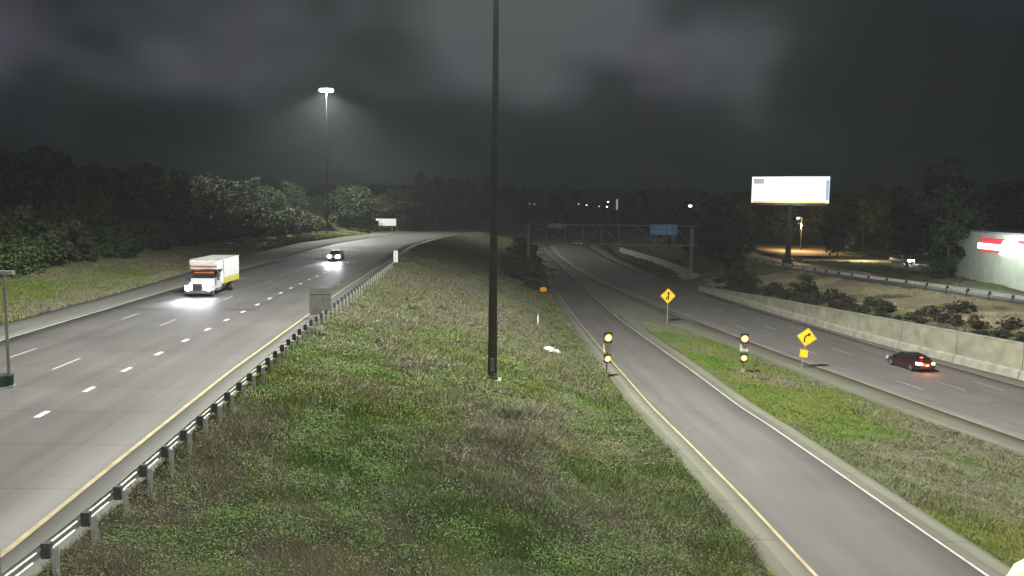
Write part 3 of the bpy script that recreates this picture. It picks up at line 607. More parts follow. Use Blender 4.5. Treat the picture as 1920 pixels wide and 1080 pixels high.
# ------------------------------------------------------------------ billboard
bx, by = 52.6, 161.5; zg = gz(bx, by)
t_ = thing('billboard', 'brightly lit white roadside billboard on a single column', 'billboard', (bx, by, zg), R(-28))
zc0, zc1 = 9.35-zg, 14.25-zg; W2 = 7.1
MB().tube((0, 1.2, -.5), (0, 1.2, zc0-.2), .55, .45, 18).build('column', POLE, t_); MB().box(-.9, .9, .3, 2.1, -.5, 1.3).build('column_base', BLACK, t_)
MB().box(-W2+.5, W2-.5, .9, 1.5, zc0-.5, zc0-.15).build('beam', GALVD, t_)
MB().box(-W2-.15, W2+.15, 0, .45, zc0-.15, zc1+.15).build('frame', GALVD, t_)
face = MB().box(-W2, W2, -.06, -.002, zc0, zc1).build('poster_face', mat('lit poster', (.85, .85, .85), .6, emit=(.96, .95, 1), es=1.5), t_)
MB().box(-W2+.3, -W2+2.3, -.09, -.062, zc1-1.35, zc1-.35).build('poster_mark', mat('grey poster print', (.3, .3, .3), .6, emit=(.6, .68, .6), es=.55), t_)
MB().box(-W2+.3, W2-.6, -.085, -.062, zc0+.02, zc0+.32).build('poster_band', mat('amber poster print', (.8, .5, .05), .6, emit=(1, .62, .12), es=.8), t_)
MB().box(W2-.62, W2-.05, -.088, -.062, zc0+.5, zc1-.6).build('poster_edge', mat('blue poster print', (.4, .5, .6), .6, emit=(.4, .5, .62), es=.7), t_)
MB().box(-W2, W2, -1.3, -.5, zc0-.35, zc0-.28).build('catwalk', GALVD, t_)
for x in (-5, -1.7, 1.7, 5):
    o_ = MB().tube((x, -.2, zc0-.3), (x, -1.9, zc0-.35), .04, n=6).build('lamp_arm', GALVD, t_); MB().box(x-.3, x+.3, -2.15, -1.85, zc0-.45, zc0-.25).build('floodlight', GALVD, o_)
point('billboard_light', t_, (0, -4.5, zc0+1.5), 1500, (.95, .95, 1), 1.5)

# ------------------------------------------------------------------ building with lit sign
bA, bB = Vector((71.15, 135.5, -2.35)), Vector((66.6, 85.0, -2.35)); d_ = (bB-bA); Lb = d_.length; rz = math.atan2(d_.y, d_.x)
t_ = thing('building', 'plain white flat-roofed commercial building with glowing sign', 'building', bA, rz)
Hb = 7.45; BW = mat('white block wall', (.50, .53, .46), .8, var=.10, scale=.6, bump=.2)
# wall panels between pilasters
npn = 10
for i in range(npn):
    x0, x1 = Lb*i/npn, Lb*(i+1)/npn-.03; MB().box(x0, x1, 0, .3, -.4, Hb).build('wall_panel', BW, t_)
MB().box(-.0, Lb, .31, 34, -.4, Hb-.4).build('body', BW, t_); MB().box(-.15, Lb+.15, -.14, 34.2, Hb+.003, Hb+.28).build('parapet_cap', mat('cap metal', (.32, .33, .33), .5, .3), t_)
for x in (5.5, 6.3): MB().tube((x, -.08, 0), (x, -.08, Hb), .06, n=8).build('downpipe', GALV, t_)
# the facade sign: red halo shaped as a glowing band behind over-bright white letters
sgn = thing('store_sign', 'glowing white sign with its red halo built as a band, high on the white building', 'shop sign', bA+Vector((0, 0, 0)), rz)
def nearx(px_world_y): return (bA.y-px_world_y)/(bA.y-bB.y)*Lb
RED = mat('red letter halo', (.6, .03, .04), .4, emit=(1, .15, .2), es=.35); WH = mat('white lit letters', (1, 1, 1), .4, emit=(.97, .93, 1), es=5)
# parts set after projection tuning
sx0 = 8.2
MB().box(sx0, sx0+24, -.10, -.003, 4.75, 6.75).build('sign_panel', RED, sgn)  # halo around the letters, built as a flat red panel
MB().box(sx0+.2, sx0+7.6, -.30, -.101, 5.12, 5.92).build('letter_bar', WH, sgn)
MB().prism([(sx0+7.0, 4.6), (sx0+9.0, 4.6), (sx0+11.4, 6.0), (sx0+11.6, 7.2), (sx0+10.2, 7.2), (sx0+7.9, 6.5)], -.34, -.105).build('emblem', WH, sgn)
MB().box(sx0+11.3, sx0+24, -.30, -.101, 5.25, 6.3).build('letter_bar', WH, sgn); MB().box(sx0+9.9, sx0+24, -.30, -.101, 4.72, 5.1).build('letter_bar', WH, sgn)
point('sign_light', sgn, (sx0+12, -6.5, 7.5), 4000, (.9, 1, .92), 1.0)

# ------------------------------------------------------------------ street lamps and far lights
def street_lamp(x, y, ztop_, col, es, watts, label, size=.5):
    zg = gz(x, y); t_ = thing('street_lamp', label, 'street lamp', (x, y, zg)); h = ztop_-zg
    MB().tube((.9, 0, -.3), (.9, 0, h+.1), .10, .06, 8).build('pole', GALVD, t_); MB().tube((.9, 0, h+.1), (0, 0, h+.15), .04, n=6).build('arm', GALVD, t_)
    o = MB().box(-.4*size*2, .3*size*2, -.2, .2, h+.02, h+.18).build('lamp_head', GALVD, t_)
    MB().loft([[(size*q*math.cos(g), size*q*math.sin(g), h+.02-dz) for g in [2*math.pi*k/10 for k in range(10)]] for q, dz in ((.7, .0), (.6, size*.5), (.2, size*.75))]).build('lamp_globe', mat('lamp %d %.2f' % (es, col[2]), (1, 1, 1), .3, emit=col, es=es), o)
    if watts: point('lamp_light', t_, (0, 0, h-.8), watts, col, .3, spot=R(150), rot=(0, 0, 0))
street_lamp(62.7, 300, 8.6, (.85, .85, 1), 14, 6000, 'bluish white street lamp above the gantry sign', .85)
street_lamp(70.8, 210, 5.9, (1, .95, .75), 2.2, 0, 'dim warm street lamp just below the billboard', .55)
street_lamp(90.4, 220, 4.6, (1, .95, .8), 6, 0, 'small white lamp among the dark trees left of the building', .45)
for x, z, s_, es, lb in ((67.2, 10.4, .85, 5, 'upper of two bright far lights near the tall thin one'), (66.5, 7.0, .85, 5, 'lower of two bright far lights near the tall thin one'), (52.1, 7.9, .7, 3, 'single far light left of the bright pair'), (46.4, 8.6, .7, 1.4, 'faint far light left of the single one'), (61, 7.2, .7, 1.0, 'faint pinkish far light beside the bright pair'), (15.1, 8.2, .9, .5, 'faintest far light close to the dark mast'), (11.5, 8.4, .7, .35, 'barely lit far light nearest the dark mast')):
    street_lamp(x*.825, 495, 8.67+(z-8.67)*.825, (1, .95, .9), es, 0, lb, s_*.9)
zg = gz(60.7, 495); t_ = thing('lit_tower', 'tall thin pale lit column on the skyline', 'tower', (60.7, 495, zg)); MB().box(-.5, .5, -.5, .5, 5.5-zg, 11.5-zg).build('lit_panel', mat('dim lit column', (.5, .5, .45), .5, emit=(.8, .8, .7), es=.35), t_); MB().box(-.4, .4, -.4, .4, -.3, 5.5-zg).build('shaft', GALVD, t_)

# sodium-lit yard beyond the frontage road
yard = MB(); ygrid = []
ribbon('yard', lambda Y: np.interp(Y, [186, 240], [57, 60]), lambda Y: np.interp(Y, [186, 240], [82, 92]), lambda Y: -2.12+0*Y, 186, 240, paving_mat('gravel yard', (.30, .235, .14), rough=.9), cols=4)
kb = thing('low_wall', 'low sunlit-looking kerb wall along the yard, lit by lamps', 'wall', (68, 171, gz(68, 171))); kb['label'] = 'low pale kerb wall glowing under the yard lamps'
for i in range(6):
    x = -9+i*3.1; MB().box(x, x+3.04, -.15, .15, -.4, .42).build('block', mat('pale kerb', (.6, .55, .40), .8, var=.1), kb)
point('yard_light', kb, (3, -2.5, 2.6), 1300, (1, .86, .5), .3)
yl = thing('yard_lamp', 'short warm yard lamp behind the billboard column', 'street lamp', (70, 205, gz(70, 205)))
MB().tube((0, 0, -.3), (0, 0, 6.8), .08, n=8).build('pole', GALVD, yl); o_ = MB().box(-.9, .2, -.2, .2, 6.8, 6.95).build('lamp_head', GALVD, yl)
point('yard_light', yl, (-.4, 0, 6.5), 11000, (1, .72, .38), .3)

# ------------------------------------------------------------------ vehicles
HEADW = mat('lit headlamp', (1, 1, 1), .2, emit=(.86, .86, 1), es=320)
TAILR = mat('lit tail lamp', (1, .1, .05), .3, emit=(1, .10, .05), es=14); TAILW = mat('lit brake lamp', (1, .5, .4), .3, emit=(1, .55, .42), es=14); AMBT = mat('lit indicator', (1, .5, .1), .3, emit=(1, .45, .12), es=9)
PLATE = mat('number plate', (.7, .72, .74), .4)
def wheel(parent, x, y, r, wd, side):
    o = MB().loft([[(x+rr*math.cos(g), y+yy, r+rr*math.sin(g)) for g in [2*math.pi*k/20 for k in range(20)]] for rr, yy in ((r*.55, -wd/2), (r*.93, -wd/2), (r, -wd/2+.03), (r, wd/2-.03), (r*.93, wd/2), (r*.55, wd/2))]).build('wheel', RUBBER, parent)
    yo = y+side*(wd/2+.004); b = MB(); b.tube((x, yo-side*.03, r), (x, yo, r), r*.58, r*.55, 16)
    rim = b.build('rim', CHROME, o); return o
def sedan(name, label, loc, rz, paint, lights, brake=False, beams=0, group=None):
    t_ = thing(name, label, 'car', loc, rz, group)
    # local +x = forward
    st = [(-2.35, .45, .78, .70), (-2.30, .28, .98, .82), (-1.9, .20, 1.04, .88), (-1.0, .18, .98, .905), (0, .18, .96, .91), (1.0, .18, .94, .905), (1.75, .20, .84, .87), (2.2, .26, .72, .78), (2.33, .38, .60, .66)]
    rings = []
    for x, zb_, zt_, hw in st:
        half = [(0, zb_), (hw*.86, zb_), (hw*.97, zb_+.10), (hw, zb_+(zt_-zb_)*.45), (hw*.975, zb_+(zt_-zb_)*.8), (hw*.9, zt_-.02), (hw*.6, zt_+.02), (0, zt_+.03)]
        rings.append([(x, y, z) for y, z in half]+[(x, -y, z) for y, z in reversed(half[1:-1])])
    MB().loft(rings).build('body', paint, t_, smooth=True)
    cs = [(-1.95, 1.0, 1.03, .80, .70), (-1.15, .98, 1.40, .84, .60), (-.4, .96, 1.45, .85, .62), (.35, .95, 1.40, .85, .60), (1.15, .93, .97, .82, .70)]
    rings = [[(x, hb, zb_), (x, ht, zt_), (x, -ht, zt_), (x, -hb, zb_)] for x, zb_, zt_, hb, ht in cs]
    MB().loft(rings).build('windows', GLASS, t_)
    MB().loft([[(x, h_, z), (x, h_*.9, z+.035), (x, -h_*.9, z+.035), (x, -h_, z)] for x, z, h_ in ((-1.2, 1.385, .60), (-.4, 1.452, .63), (.38, 1.40, .60))]).build('roof', paint, t_)
    b = MB()
    for s_ in (-1, 1):
        for (xa, za, ya), (xb, zb_, yb) in (((-1.9, 1.02, .79), (-1.15, 1.40, .61)), ((-.35, .98, .855), (-.35, 1.44, .63)), ((.38, 1.40, .61), (1.12, .97, .80))): b.tube((xa, s_*ya, za), (xb, s_*yb, zb_), .035, n=5)
    b.build('pillars', paint, t_)
    for sx in (-1.38, 1.42):
        for s_ in (-1, 1): wheel(t_, sx, s_*.80, .33, .22, s_)
    for s_ in (-1, 1):
        MB().box(.78, .95, min(s_*.9, s_*1.06), max(s_*.9, s_*1.06), .98, 1.10).build('mirror', paint, t_, bevel=.02)
        MB().hexa([(-2.36, s_*.50, .70), (-2.36, s_*.80, .70), (-2.05, s_*.895, .72), (-2.25, s_*.5, .72), (-2.34, s_*.50, .92), (-2.33, s_*.79, .92), (-2.0, s_*.88, .92), (-2.25, s_*.5, .92)]).build('tail_light', (TAILW if brake and s_ > 0 else (AMBT if brake else TAILR)) if lights == 'tail' else mat('unlit red lens', (.25, .02, .02), .2), t_)
        MB().hexa([(2.05, s_*.38, .50), (2.36, s_*.38, .50), (2.30, s_*.82, .52), (1.9, s_*.84, .52), (2.02, s_*.38, .80), (2.28, s_*.38, .76), (2.2, s_*.82, .78), (1.9, s_*.84, .80)]).build('headlight', HEADW if lights == 'head' else mat('clear lens', (.5, .5, .5), .1), t_)
        if beams: point('headlight_beam', t_, (2.45, s_*.62, .66), beams, (.93, .93, 1), .09, spot=R(40), rot=(R(90-6.0), 0, R(-90)), blend=1)
    MB().box(-2.42, -2.25, -.80, .80, .36, .56).build('rear_bumper', paint if lights == 'tail' else BLACK, t_, bevel=.03); MB().box(2.2, 2.38, -.72, .72, .30, .48).build('front_bumper', BLACK, t_, bevel=.03)
    MB().box(-2.43, -2.4205, -.16, .16, .60, .74).build('number_plate', PLATE, t_)
    if brake: MB().box(-1.62, -1.58, -.15, .15, 1.235, 1.26).build('third_brake_light', TAILR, t_); point('tail_glow', t_, (-2.75, .1, .75), 90, (1, .2, .1), .2)
    return t_
MAROON = mat('near-black maroon paint', (.030, .008, .010), .3, coat=.6, spec=.5, var=.05); SILVER = mat('pale silver paint', (.35, .35, .38), .3, .5, coat=.5, var=.04); GREY = mat('grey paint', (.2, .2, .21), .3, .3, coat=.5, var=.04)
# heading angles: rz such that local +x points along travel
hm_ = math.atan2(84.4-64.4, 26.1-29.94)
sedan('sedan', 'dark red sedan braking on the right road beside the wall', (36.2, 75.6, float(zm(75))), hm_, MAROON, 'tail', True)
hl = math.atan2(-(130-105), (18.3-17.44)+0.0)
sedan('sedan', 'oncoming car with glaring headlights on the left road', (-25.8, 123.2, 0), hl, SILVER, 'head', False, 5000)
hf = math.atan2(40, .5)
sedan('sedan', 'distant car with red tail lights before the far bend', (21.2, 281, float(zm(281))), hf+.35, SILVER, 'tail', False)
# parked car with lit lamps beyond the frontage road
zg = gz(75.5, 163); sedan('parked_car', 'parked car with white lamps lit under the trees', (76, 164.5, zg), math.atan2(-76, -40)+.9, SILVER, 'head')

def box_truck():
    t_ = thing('box_truck', 'white box truck with yellow skirt and glaring headlights', 'truck', (-27.75, 73.9, 0), math.atan2(-15.4, 1.13)-.035)
    WB = mat('box panel white', (.56, .57, .58), .45, var=.03); YS = mat('yellow stripe paint', (.45, .40, .01), .45, var=.05); OR = mat('orange stripe', (.24, .065, .02), .4, var=.08)
    B = MB().box(-8.7, -3.62, -1.22, 1.22, .92, 3.2).build('cargo_box', WB, t_, bevel=.03)
    MB().hexa([(-3.615, -1.22, 2.28), (-3.615, 1.22, 2.28), (-1.95, 1.22, 2.36), (-1.95, -1.22, 2.36), (-3.615, -1.22, 3.2), (-3.615, 1.22, 3.2), (-1.75, 1.20, 3.16), (-1.75, -1.20, 3.16)][::1]).build('cab_overhang', WB, t_)
    for s_ in (-1, 1):
        MB().box(-8.6, -3.64, min(s_*1.224, s_*1.24), max(s_*1.224, s_*1.24), .93, 1.46).build('side_stripe', YS, t_)
        MB().box(-8.7, -1.8, min(s_*1.19, s_*1.24), max(s_*1.19, s_*1.24), 3.203, 3.25).build('roof_rail', CHROME, t_)
    MB().box(-8.6, -1.9, -1.18, 1.18, 3.205, 3.22).build('box_roof', mat('roof grey', (.33, .33, .33), .6), t_)
    MB().hexa([(-1.76, -1.19, 2.50), (-1.76, 1.19, 2.50), (-1.74, 1.19, 2.50), (-1.74, -1.19, 2.50), (-1.745, -1.19, 2.68), (-1.745, 1.19, 2.68), (-1.70, 1.19, 2.68), (-1.70, -1.19, 2.68)]).build('front_stripe', OR, t_)
    # conventional cab
    MB().hexa([(-3.6, -1.08, .62), (-3.6, 1.08, .62), (-1.55, 1.08, .62), (-1.55, -1.08, .62), (-3.6, -1.05, 1.62), (-3.6, 1.05, 1.62), (-1.55, 1.03, 1.56), (-1.55, -1.03, 1.56)]).build('cab', WHITEP, t_, bevel=.04)
    MB().hexa([(-3.55, -1.02, 1.60), (-3.55, 1.02, 1.60), (-1.60, .98, 1.57), (-1.60, -.98, 1.57), (-3.5, -.92, 2.25), (-3.5, .92, 2.25), (-2.15, .88, 2.22), (-2.15, -.88, 2.22)]).build('cab_windows', GLASS, t_)
    MB().box(-3.55, -2.05, -.95, .95, 2.252, 2.355).build('cab_roof', WHITEP, t_, bevel=.03)
    MB().hexa([(-2.08, -.86, 1.86), (-2.08, .86, 1.86), (-1.88, .86, 1.86), (-1.88, -.86, 1.86), (-2.2, -.86, 2.24), (-2.2, .86, 2.24), (-2.10, .86, 2.24), (-2.10, -.86, 2.24)]).build('visor', OR, t_)  # orange windshield reflection, built as a solid coloured panel
    MB().hexa([(-1.55, -.95, .60), (-1.55, .95, .60), (-.10, .80, .60), (-.10, -.80, .60), (-1.55, -.90, 1.52), (-1.55, .90, 1.52), (-.18, .72, 1.32), (-.18, -.72, 1.32)]).build('hood', WHITEP, t_, bevel=.06)
    gr = MB().box(-.13, -.06, -.42, .42, .62, 1.18).build('grille', BLACK, t_)
    for k in range(4): MB().box(-.06, -.04, -.40, .40, .70+k*.12, .73+k*.12).build('grille_bar', CHROME, gr)
    MB().box(-.10, .10, -1.12, 1.12, .36, .60).build('bumper', CHROME, t_, bevel=.03)
    for s_ in (-1, 1):
        MB().hexa([(-1.35, s_*.80, .55), (-1.35, s_*1.15, .55), (-.20, s_*1.12, .55), (-.20, s_*.74, .55), (-1.35, s_*.80, 1.02), (-1.35, s_*1.12, 1.00), (-.25, s_*1.08, .98), (-.25, s_*.74, 1.02)]).build('fender', WHITEP, t_)
        MB().hexa([(-.22, s_*.60, .68), (-.22, s_*1.06, .68), (-.10, s_*1.06, .68), (-.04, s_*.60, .68), (-.22, s_*.60, 1.02), (-.22, s_*1.06, 1.02), (-.12, s_*1.06, 1.02), (-.06, s_*.60, 1.02)]).build('headlight', HEADW, t_)
        point('headlight_beam', t_, (.06, s_*.84, .84), 4200, (.88, .88, 1), .12, spot=R(36), rot=(R(90-8), 0, R(-90)), blend=1)
        MB().tube((-1.7, s_*1.05, 1.5), (-1.5, s_*1.38, 1.62), .02, n=5).box(-1.56, -1.44, min(s_*1.28, s_*1.5), max(s_*1.28, s_*1.5), 1.42, 1.98).build('mirror', BLACK, t_)
        wheel(t_, -.95, s_*.98, .42, .26, s_); wheel(t_, -6.6, s_*.98, .42, .42, s_)
        MB().box(-3.5, -2.3, min(s_*.80, s_*1.12), max(s_*.80, s_*1.12), .38, .61).build('fuel_tank', CHROME, t_, bevel=.05)
        MB().tube((-3.68, s_*1.24, .5), (-3.68, s_*1.24, 3.1), .03, n=6).build('corner_trim', CHROME, t_)
    for s_ in (-.45, .45): MB().box(-8.4, -1.6, s_-.05, s_+.05, .62, .88).build('chassis_rail', BLACK, t_)
    for y in (-.9, -.45, 0, .45, .9): MB().box(-1.745, -1.70, y-.05, y+.05, 3.05, 3.10).build('clearance_lamp', mat('clearance amber', (1, .5, .1), .4, emit=(1, .5, .1), es=2), t_)
    return t_
box_truck()

# ------------------------------------------------------------------ vegetation prototypes
LEAF = attr_mat('leaves', .75, spec=.25); BARK = mat('bark', (.07, .055, .04), .9, var=.3, scale=5, bump=.5)
def crown_mesh(name, rx, rz_, zc, nc, nl, leaf, tone, seed, low=.0):
    g = np.random.default_rng(seed); V = []; Fc = []; Cc = []; base = 0
    for c in range(nc):
        while True:
            p = g.uniform(-1, 1, 3)
            if .30 < np.linalg.norm(p) < 1: break
        p = p*np.array([rx, rx, rz_]); k = 1+.25*g.standard_normal(); cr_ = rx*.30*k
        lobes = 1+.22*np.sin(3*np.arctan2(p[1], p[0])+seed); p[:2] *= lobes
        n = nl; d = g.standard_normal((n, 3)); d /= np.linalg.norm(d, axis=1)[:, None]; q = p+d*cr_*g.uniform(.5, 1.05, n)[:, None]*np.array([1, 1, .8])
        q[:, 2] += zc; q = q[q[:, 2] > low]; n = len(q)
        u = g.standard_normal((n, 3)); u /= np.linalg.norm(u, axis=1)[:, None]; v = np.cross(u, g.standard_normal((n, 3))); v /= np.linalg.norm(v, axis=1)[:, None]
        s_ = leaf*g.uniform(.6, 1.3, n)[:, None]
        quad = np.stack([q-u*s_-v*s_*.6, q+u*s_-v*s_*.6, q+u*s_*.7+v*s_*.7, q-u*s_*.7+v*s_*.7], 1).reshape(-1, 3); V.append(quad)
        Fc.append(np.arange(4*n).reshape(n, 4)+base); base += 4*n
        t_ = np.array(tone)*(1+.28*g.standard_normal())*g.uniform(.75, 1.25, n)[:, None]; Cc.append(np.repeat(np.clip(t_, .004, 1), 4, 0))
    return np_mesh(name, np.concatenate(V), np.concatenate(Fc), LEAF, np.concatenate(Cc))
def trunk_mesh(name, h, r, seed, rx, zc):
    g = random.Random(seed); b = MB(); p = Vector((0, 0, -.4)); n = 5
    for i in range(n):
        q = Vector((g.uniform(-.25, .25)*i*.3, g.uniform(-.25, .25)*i*.3, -.4+(h+.4)*(i+1)/n)); b.tube(p, q, r*(1-.16*i), r*(1-.16*(i+1)), 8, caps=False); p = q
        if i >= 1:
            for k in range(3):
                a = g.uniform(0, 6.28); e = q+Vector((math.cos(a)*rx*.6, math.sin(a)*rx*.6, g.uniform(.2, .6)*zc*.5)); mid = q.lerp(e, .5)+Vector((0, 0, .3)); b.tube(q, mid, r*.4, r*.25, 6, caps=False).tube(mid, e, r*.25, r*.08, 6, caps=False)
    return b.mesh(name, BARK)
TREES = []
for i, (rx, rz_, zc, h, nc, nl, lf, tone) in enumerate([
    (4.2, 5.2, 7.6, 8.5, 60, 75, .26, (.022, .034, .014)), (5.0, 4.6, 7.2, 8.0, 70, 75, .27, (.026, .038, .015)),
    (3.4, 6.2, 8.4, 10, 60, 75, .24, (.020, .030, .014)), (4.6, 5.6, 7.0, 9.0, 70, 75, .26, (.060, .075, .022))]):
    TREES.append((crown_mesh('crown', rx, rz_, zc, nc, nl, lf, tone, 10+i, .9), trunk_mesh('trunk', h, .26, i, rx, zc)))
BUSH = []
for i, (rx, rz_, zc, nc, nl, lf, tone) in enumerate([(1.9, 1.5, 1.15, 34, 60, .13, (.036, .060, .018)), (2.3, 1.3, 1.0, 38, 60, .14, (.050, .068, .022)), (1.6, 1.9, 1.5, 32, 60, .12, (.052, .052, .026)), (1.5, 1.0, .8, 26, 60, .11, (.050, .050, .035))]):
    BUSH.append((crown_mesh('foliage', rx, rz_, zc, nc, nl, lf, tone, 40+i, .05), MB().tube((0, 0, -.3), (.1, 0, 1.1), .07, .03, 6).tube((0, 0, .2), (.6, .3, 1.3), .04, .02, 5).tube((0, 0, .2), (-.5, .4, 1.2), .04, .02, 5).mesh('stem', BARK)))
def plant(kind, x, y, s_, label, cat, group=None, which=None, sz=1.0, name=None, dz=0):
    L_ = TREES if kind == 'tree' else BUSH; k = which if which is not None else random.randrange(len(L_)); cr_, tr = L_[k]
    o = thing(name or ('broadleaf_tree' if kind == 'tree' else 'shrub'), label, cat, (x, y, gz(x, y)+dz), random.uniform(0, 6.28), group); o.scale = (s_, s_, s_*sz)
    link('crown' if kind == 'tree' else 'foliage', cr_, None, o); link('trunk' if kind == 'tree' else 'stem', tr, None, o); return o
# shrubs along the left verge
for y in np.arange(52, 262, 3.6):
    for row in range(3):
        x = float(XL0(y))-13.5-row*3.6+random.uniform(-1.3, 1.3); yy = y+random.uniform(-1.5, 1.5)
        plant('bush', x, yy, random.uniform(.85, 1.35)*(1+row*.22), 'leafy green shrub in the thicket behind the left verge', 'shrub', 'shrubs along the left verge', which=random.choice((0, 0, 1, 2)))
for (x, y, s_) in ((-61, 122, 1.0), (-56, 152, .65), (-60, 112, .55)):
    plant('tree', x, y, s_*.62, {1.0: 'round light green tree rising above the left shrubs', .65: 'small bushy tree among shrubs just past the round green tree', .55: 'small tree leaning over the left shrubs beside the round one'}[s_], 'tree', None, 3)
for y in np.arange(55, 420, 8.5):
    for row in range(4):
        x = float(XL0(y))-30-row*9+random.uniform(-3, 3)
        if y > 270 and row > 2: continue
        plant('tree', x, y+random.uniform(-3, 3), random.uniform(.68, 1.0), 'dark broadleaf tree in the wood behind the left road', 'tree', 'wood behind the left road')
# tree lit by the far mast
plant('tree', -49, 268, 1.15, 'pale lit tree on the bank left of the wide white sign', 'tree', None, 0)
plant('tree', -55, 283, 1.2, 'lit bushy tree behind the foot of the far light mast', 'tree', None, 1)
plant('tree', -47, 292, 1.05, 'rounded lit tree directly behind the wide white sign', 'tree', None, 3)
plant('tree', -34, 322, 1.25, 'dim green tree at the outer edge of the far bend', 'tree', None, 0)
plant('tree', -41, 300, 1.2, 'lit green tree to the right of the wide white sign', 'tree', None, 1)
# wood closing the view at the far bend
for i in range(46):
    x = -60+i*4.6+random.uniform(-3, 3)
    plant('tree', x, random.uniform(505, 590) if x < 30 else random.uniform(520, 600), random.uniform(.9, 1.35), 'dark tree in the far wood closing the bend', 'tree', 'far wood beyond the bend')
for i in range(18):
    x = -38+i*2.2; y = 400+i*6; x2 = float(XL0(y))-8-random.uniform(0, 8)
    plant('tree', x2, y, random.uniform(.8, 1.1), 'dark broadleaf tree in the wood behind the left road', 'tree', 'wood behind the left road')
# median bush clump
for (x, y, s_, lb) in ((2.6, 150, 1.5, 'large dark olive bush in the median nearest the yellow sign'), (1.2, 168, 1.7, 'tall dark median bush behind the nearest one'), (3.4, 186, 1.6, 'median bush in the middle of the clump'), (1.5, 208, 1.7, 'median bush toward the gantry post'), (3.2, 232, 1.6, 'farthest median bush below the gantry post'), (-.5, 146, 1.0, 'smaller olive bush at the left foot of the median clump'), (4.0, 140, .9, 'low bush by the ramp edge in front of the clump')):
    plant('bush', x, y, s_, lb, 'bush', None, which=random.choice((1, 2)))
# planting above the retaining wall
for i, (x, y, s_, k) in enumerate([(45.6, 74, .7, 3), (47.2, 79, .75, 3), (44.0, 84, .9, 3), (45.0, 90, .85, 3), (49.2, 91, .95, 3), (42.2, 95, .9, 3), (43.4, 101, .8, 3), (40.6, 102, 1.0, 3), (41.6, 108, 1.2, 3), (39.4, 109, 1.1, 3), (38.8, 114, 1.2, 3), (40.6, 117, 1.1, 2), (37.6, 120, 1.0, 3), (38.8, 125, 1.1, 3), (36.4, 127, .9, 3), (37.8, 133, 1.0, 0), (35.6, 135, .8, 3), (37.6, 139, 1.25, 0), (39.0, 146, 1.2, 2), (36.5, 146, .9, 3)]):
    plant('bush', x, y, s_, 'low dark scrubby bush on the ledge above the retaining wall', 'bush', 'scrub above the retaining wall', which=k, sz=.75)
for i in range(34):
    y = 72+i*2.0; x = float(XM1(y))+random.uniform(1.8, 3.6)
    plant('bush', x, y, random.uniform(.32, .62), 'small low weed bush in the strip right behind the wall coping', 'bush', 'weed bushes behind the wall coping', which=random.choice((2, 3, 3)), sz=.7)
# dark trees on the right bank beside and behind the gantry
for (x, y, s_) in ((40.5, 168, .75), (43.5, 176, .95), (39.5, 182, .9), (46, 188, 1.0), (41, 197, .66), (48, 204, .9), (40.5, 212, .72), (46, 222, .7), (41, 236, 1.0), (50, 240, .72), (44, 258, 1.1), (50, 272, 1.2), (47, 290, 1.2), (68, 305, 1.2), (62, 325, 1.3), (70, 345, 1.3), (44.5, 163, .6), (40, 156, .45)):
    plant('tree', x, y, s_, 'dark tree on the right bank beside the gantry', 'tree', 'dark trees on the right bank')
for (x, y, s_) in ((76, 236, 1.2), (66, 246, 1.1), (85, 228, 1.2), (95, 214, 1.3), (104, 205, 1.3), (112, 196, 1.3), (72, 258, 1.2), (60, 262, 1.1), (92, 244, 1.3), (120, 230, 1.4), (130, 215, 1.4), (84, 262, 1.3), (106, 240, 1.4), (140, 240, 1.5), (100, 190, 1.2), (118, 180, 1.4), (94, 176, 1.25), (128, 190, 1.5), (110, 165, 1.4)):
    plant('tree', x, y, s_, 'tall black tree in the wood behind the billboard', 'tree', 'wood behind the billboard')
plant('tree', 68.9, 133.2, 1.3, 'dense dark green tree at the left corner of the white building', 'tree', None, 2)
plant('bush', 68.4, 132.5, 1.3, 'dense dark shrub under the corner tree by the white building', 'shrub', None, 0)
plant('tree', 76.5, 152, 1.15, 'tall dark tree towering just behind the dense corner tree', 'tree', None, 2)
plant('tree', 74, 158, .95, 'mid-size dark tree on the lawn left of the corner tree', 'tree', None, 0)
plant('tree', 82, 160, 1.3, 'big black tree behind the corner of the white building', 'tree', None, 3)
plant('tree', 66.5, 172.5, .8, 'dark tree overhanging the glowing kerb wall', 'tree', None, 0)

# glare at the near lower right corner of the view, built as a lamp
cl = thing('lamp_head', 'white-yellow glare in the bottom right corner, built as a lamp', 'lamp', (2.0, 3.0, 7.31), R(0))
ringp = lambda r_, z: [(r_*math.cos(g), r_*math.sin(g), z) for g in [2*math.pi*k/24 for k in range(24)]]
MB().loft([ringp(.01, .10), ringp(.04, .095), ringp(.065, .08), ringp(.08, .055)]).build('globe', mat('warm globe', (1, 1, 1), .4, emit=(1, .98, .80), es=5), cl, smooth=True)
MB().loft([ringp(.081, .053), ringp(.115, .02), ringp(.135, -.03)], cap=False).build('globe_skirt', mat('yellow edge glow', (1, .95, .5), .4, emit=(1, .93, .42), es=1.0), cl, smooth=True)  # yellow edge of the glare put into the skirt colour
MB().loft([ringp(.136, -.031), ringp(.150, -.05), ringp(.150, -.10), ringp(.08, -.14)]).build('lamp_rim', mat('olive lamp rim', (.25, .24, .06), .5, emit=(1, .9, .3), es=.18), cl, smooth=True)
MB().tube((0, 0, -.12), (0, 0, -12.5), .05, .09, 10).build('post', GALVD, cl); MB().tube((0, 0, -.16), (0, 0, -.10), .09, .07, 12).build('collar', GALVD, cl)

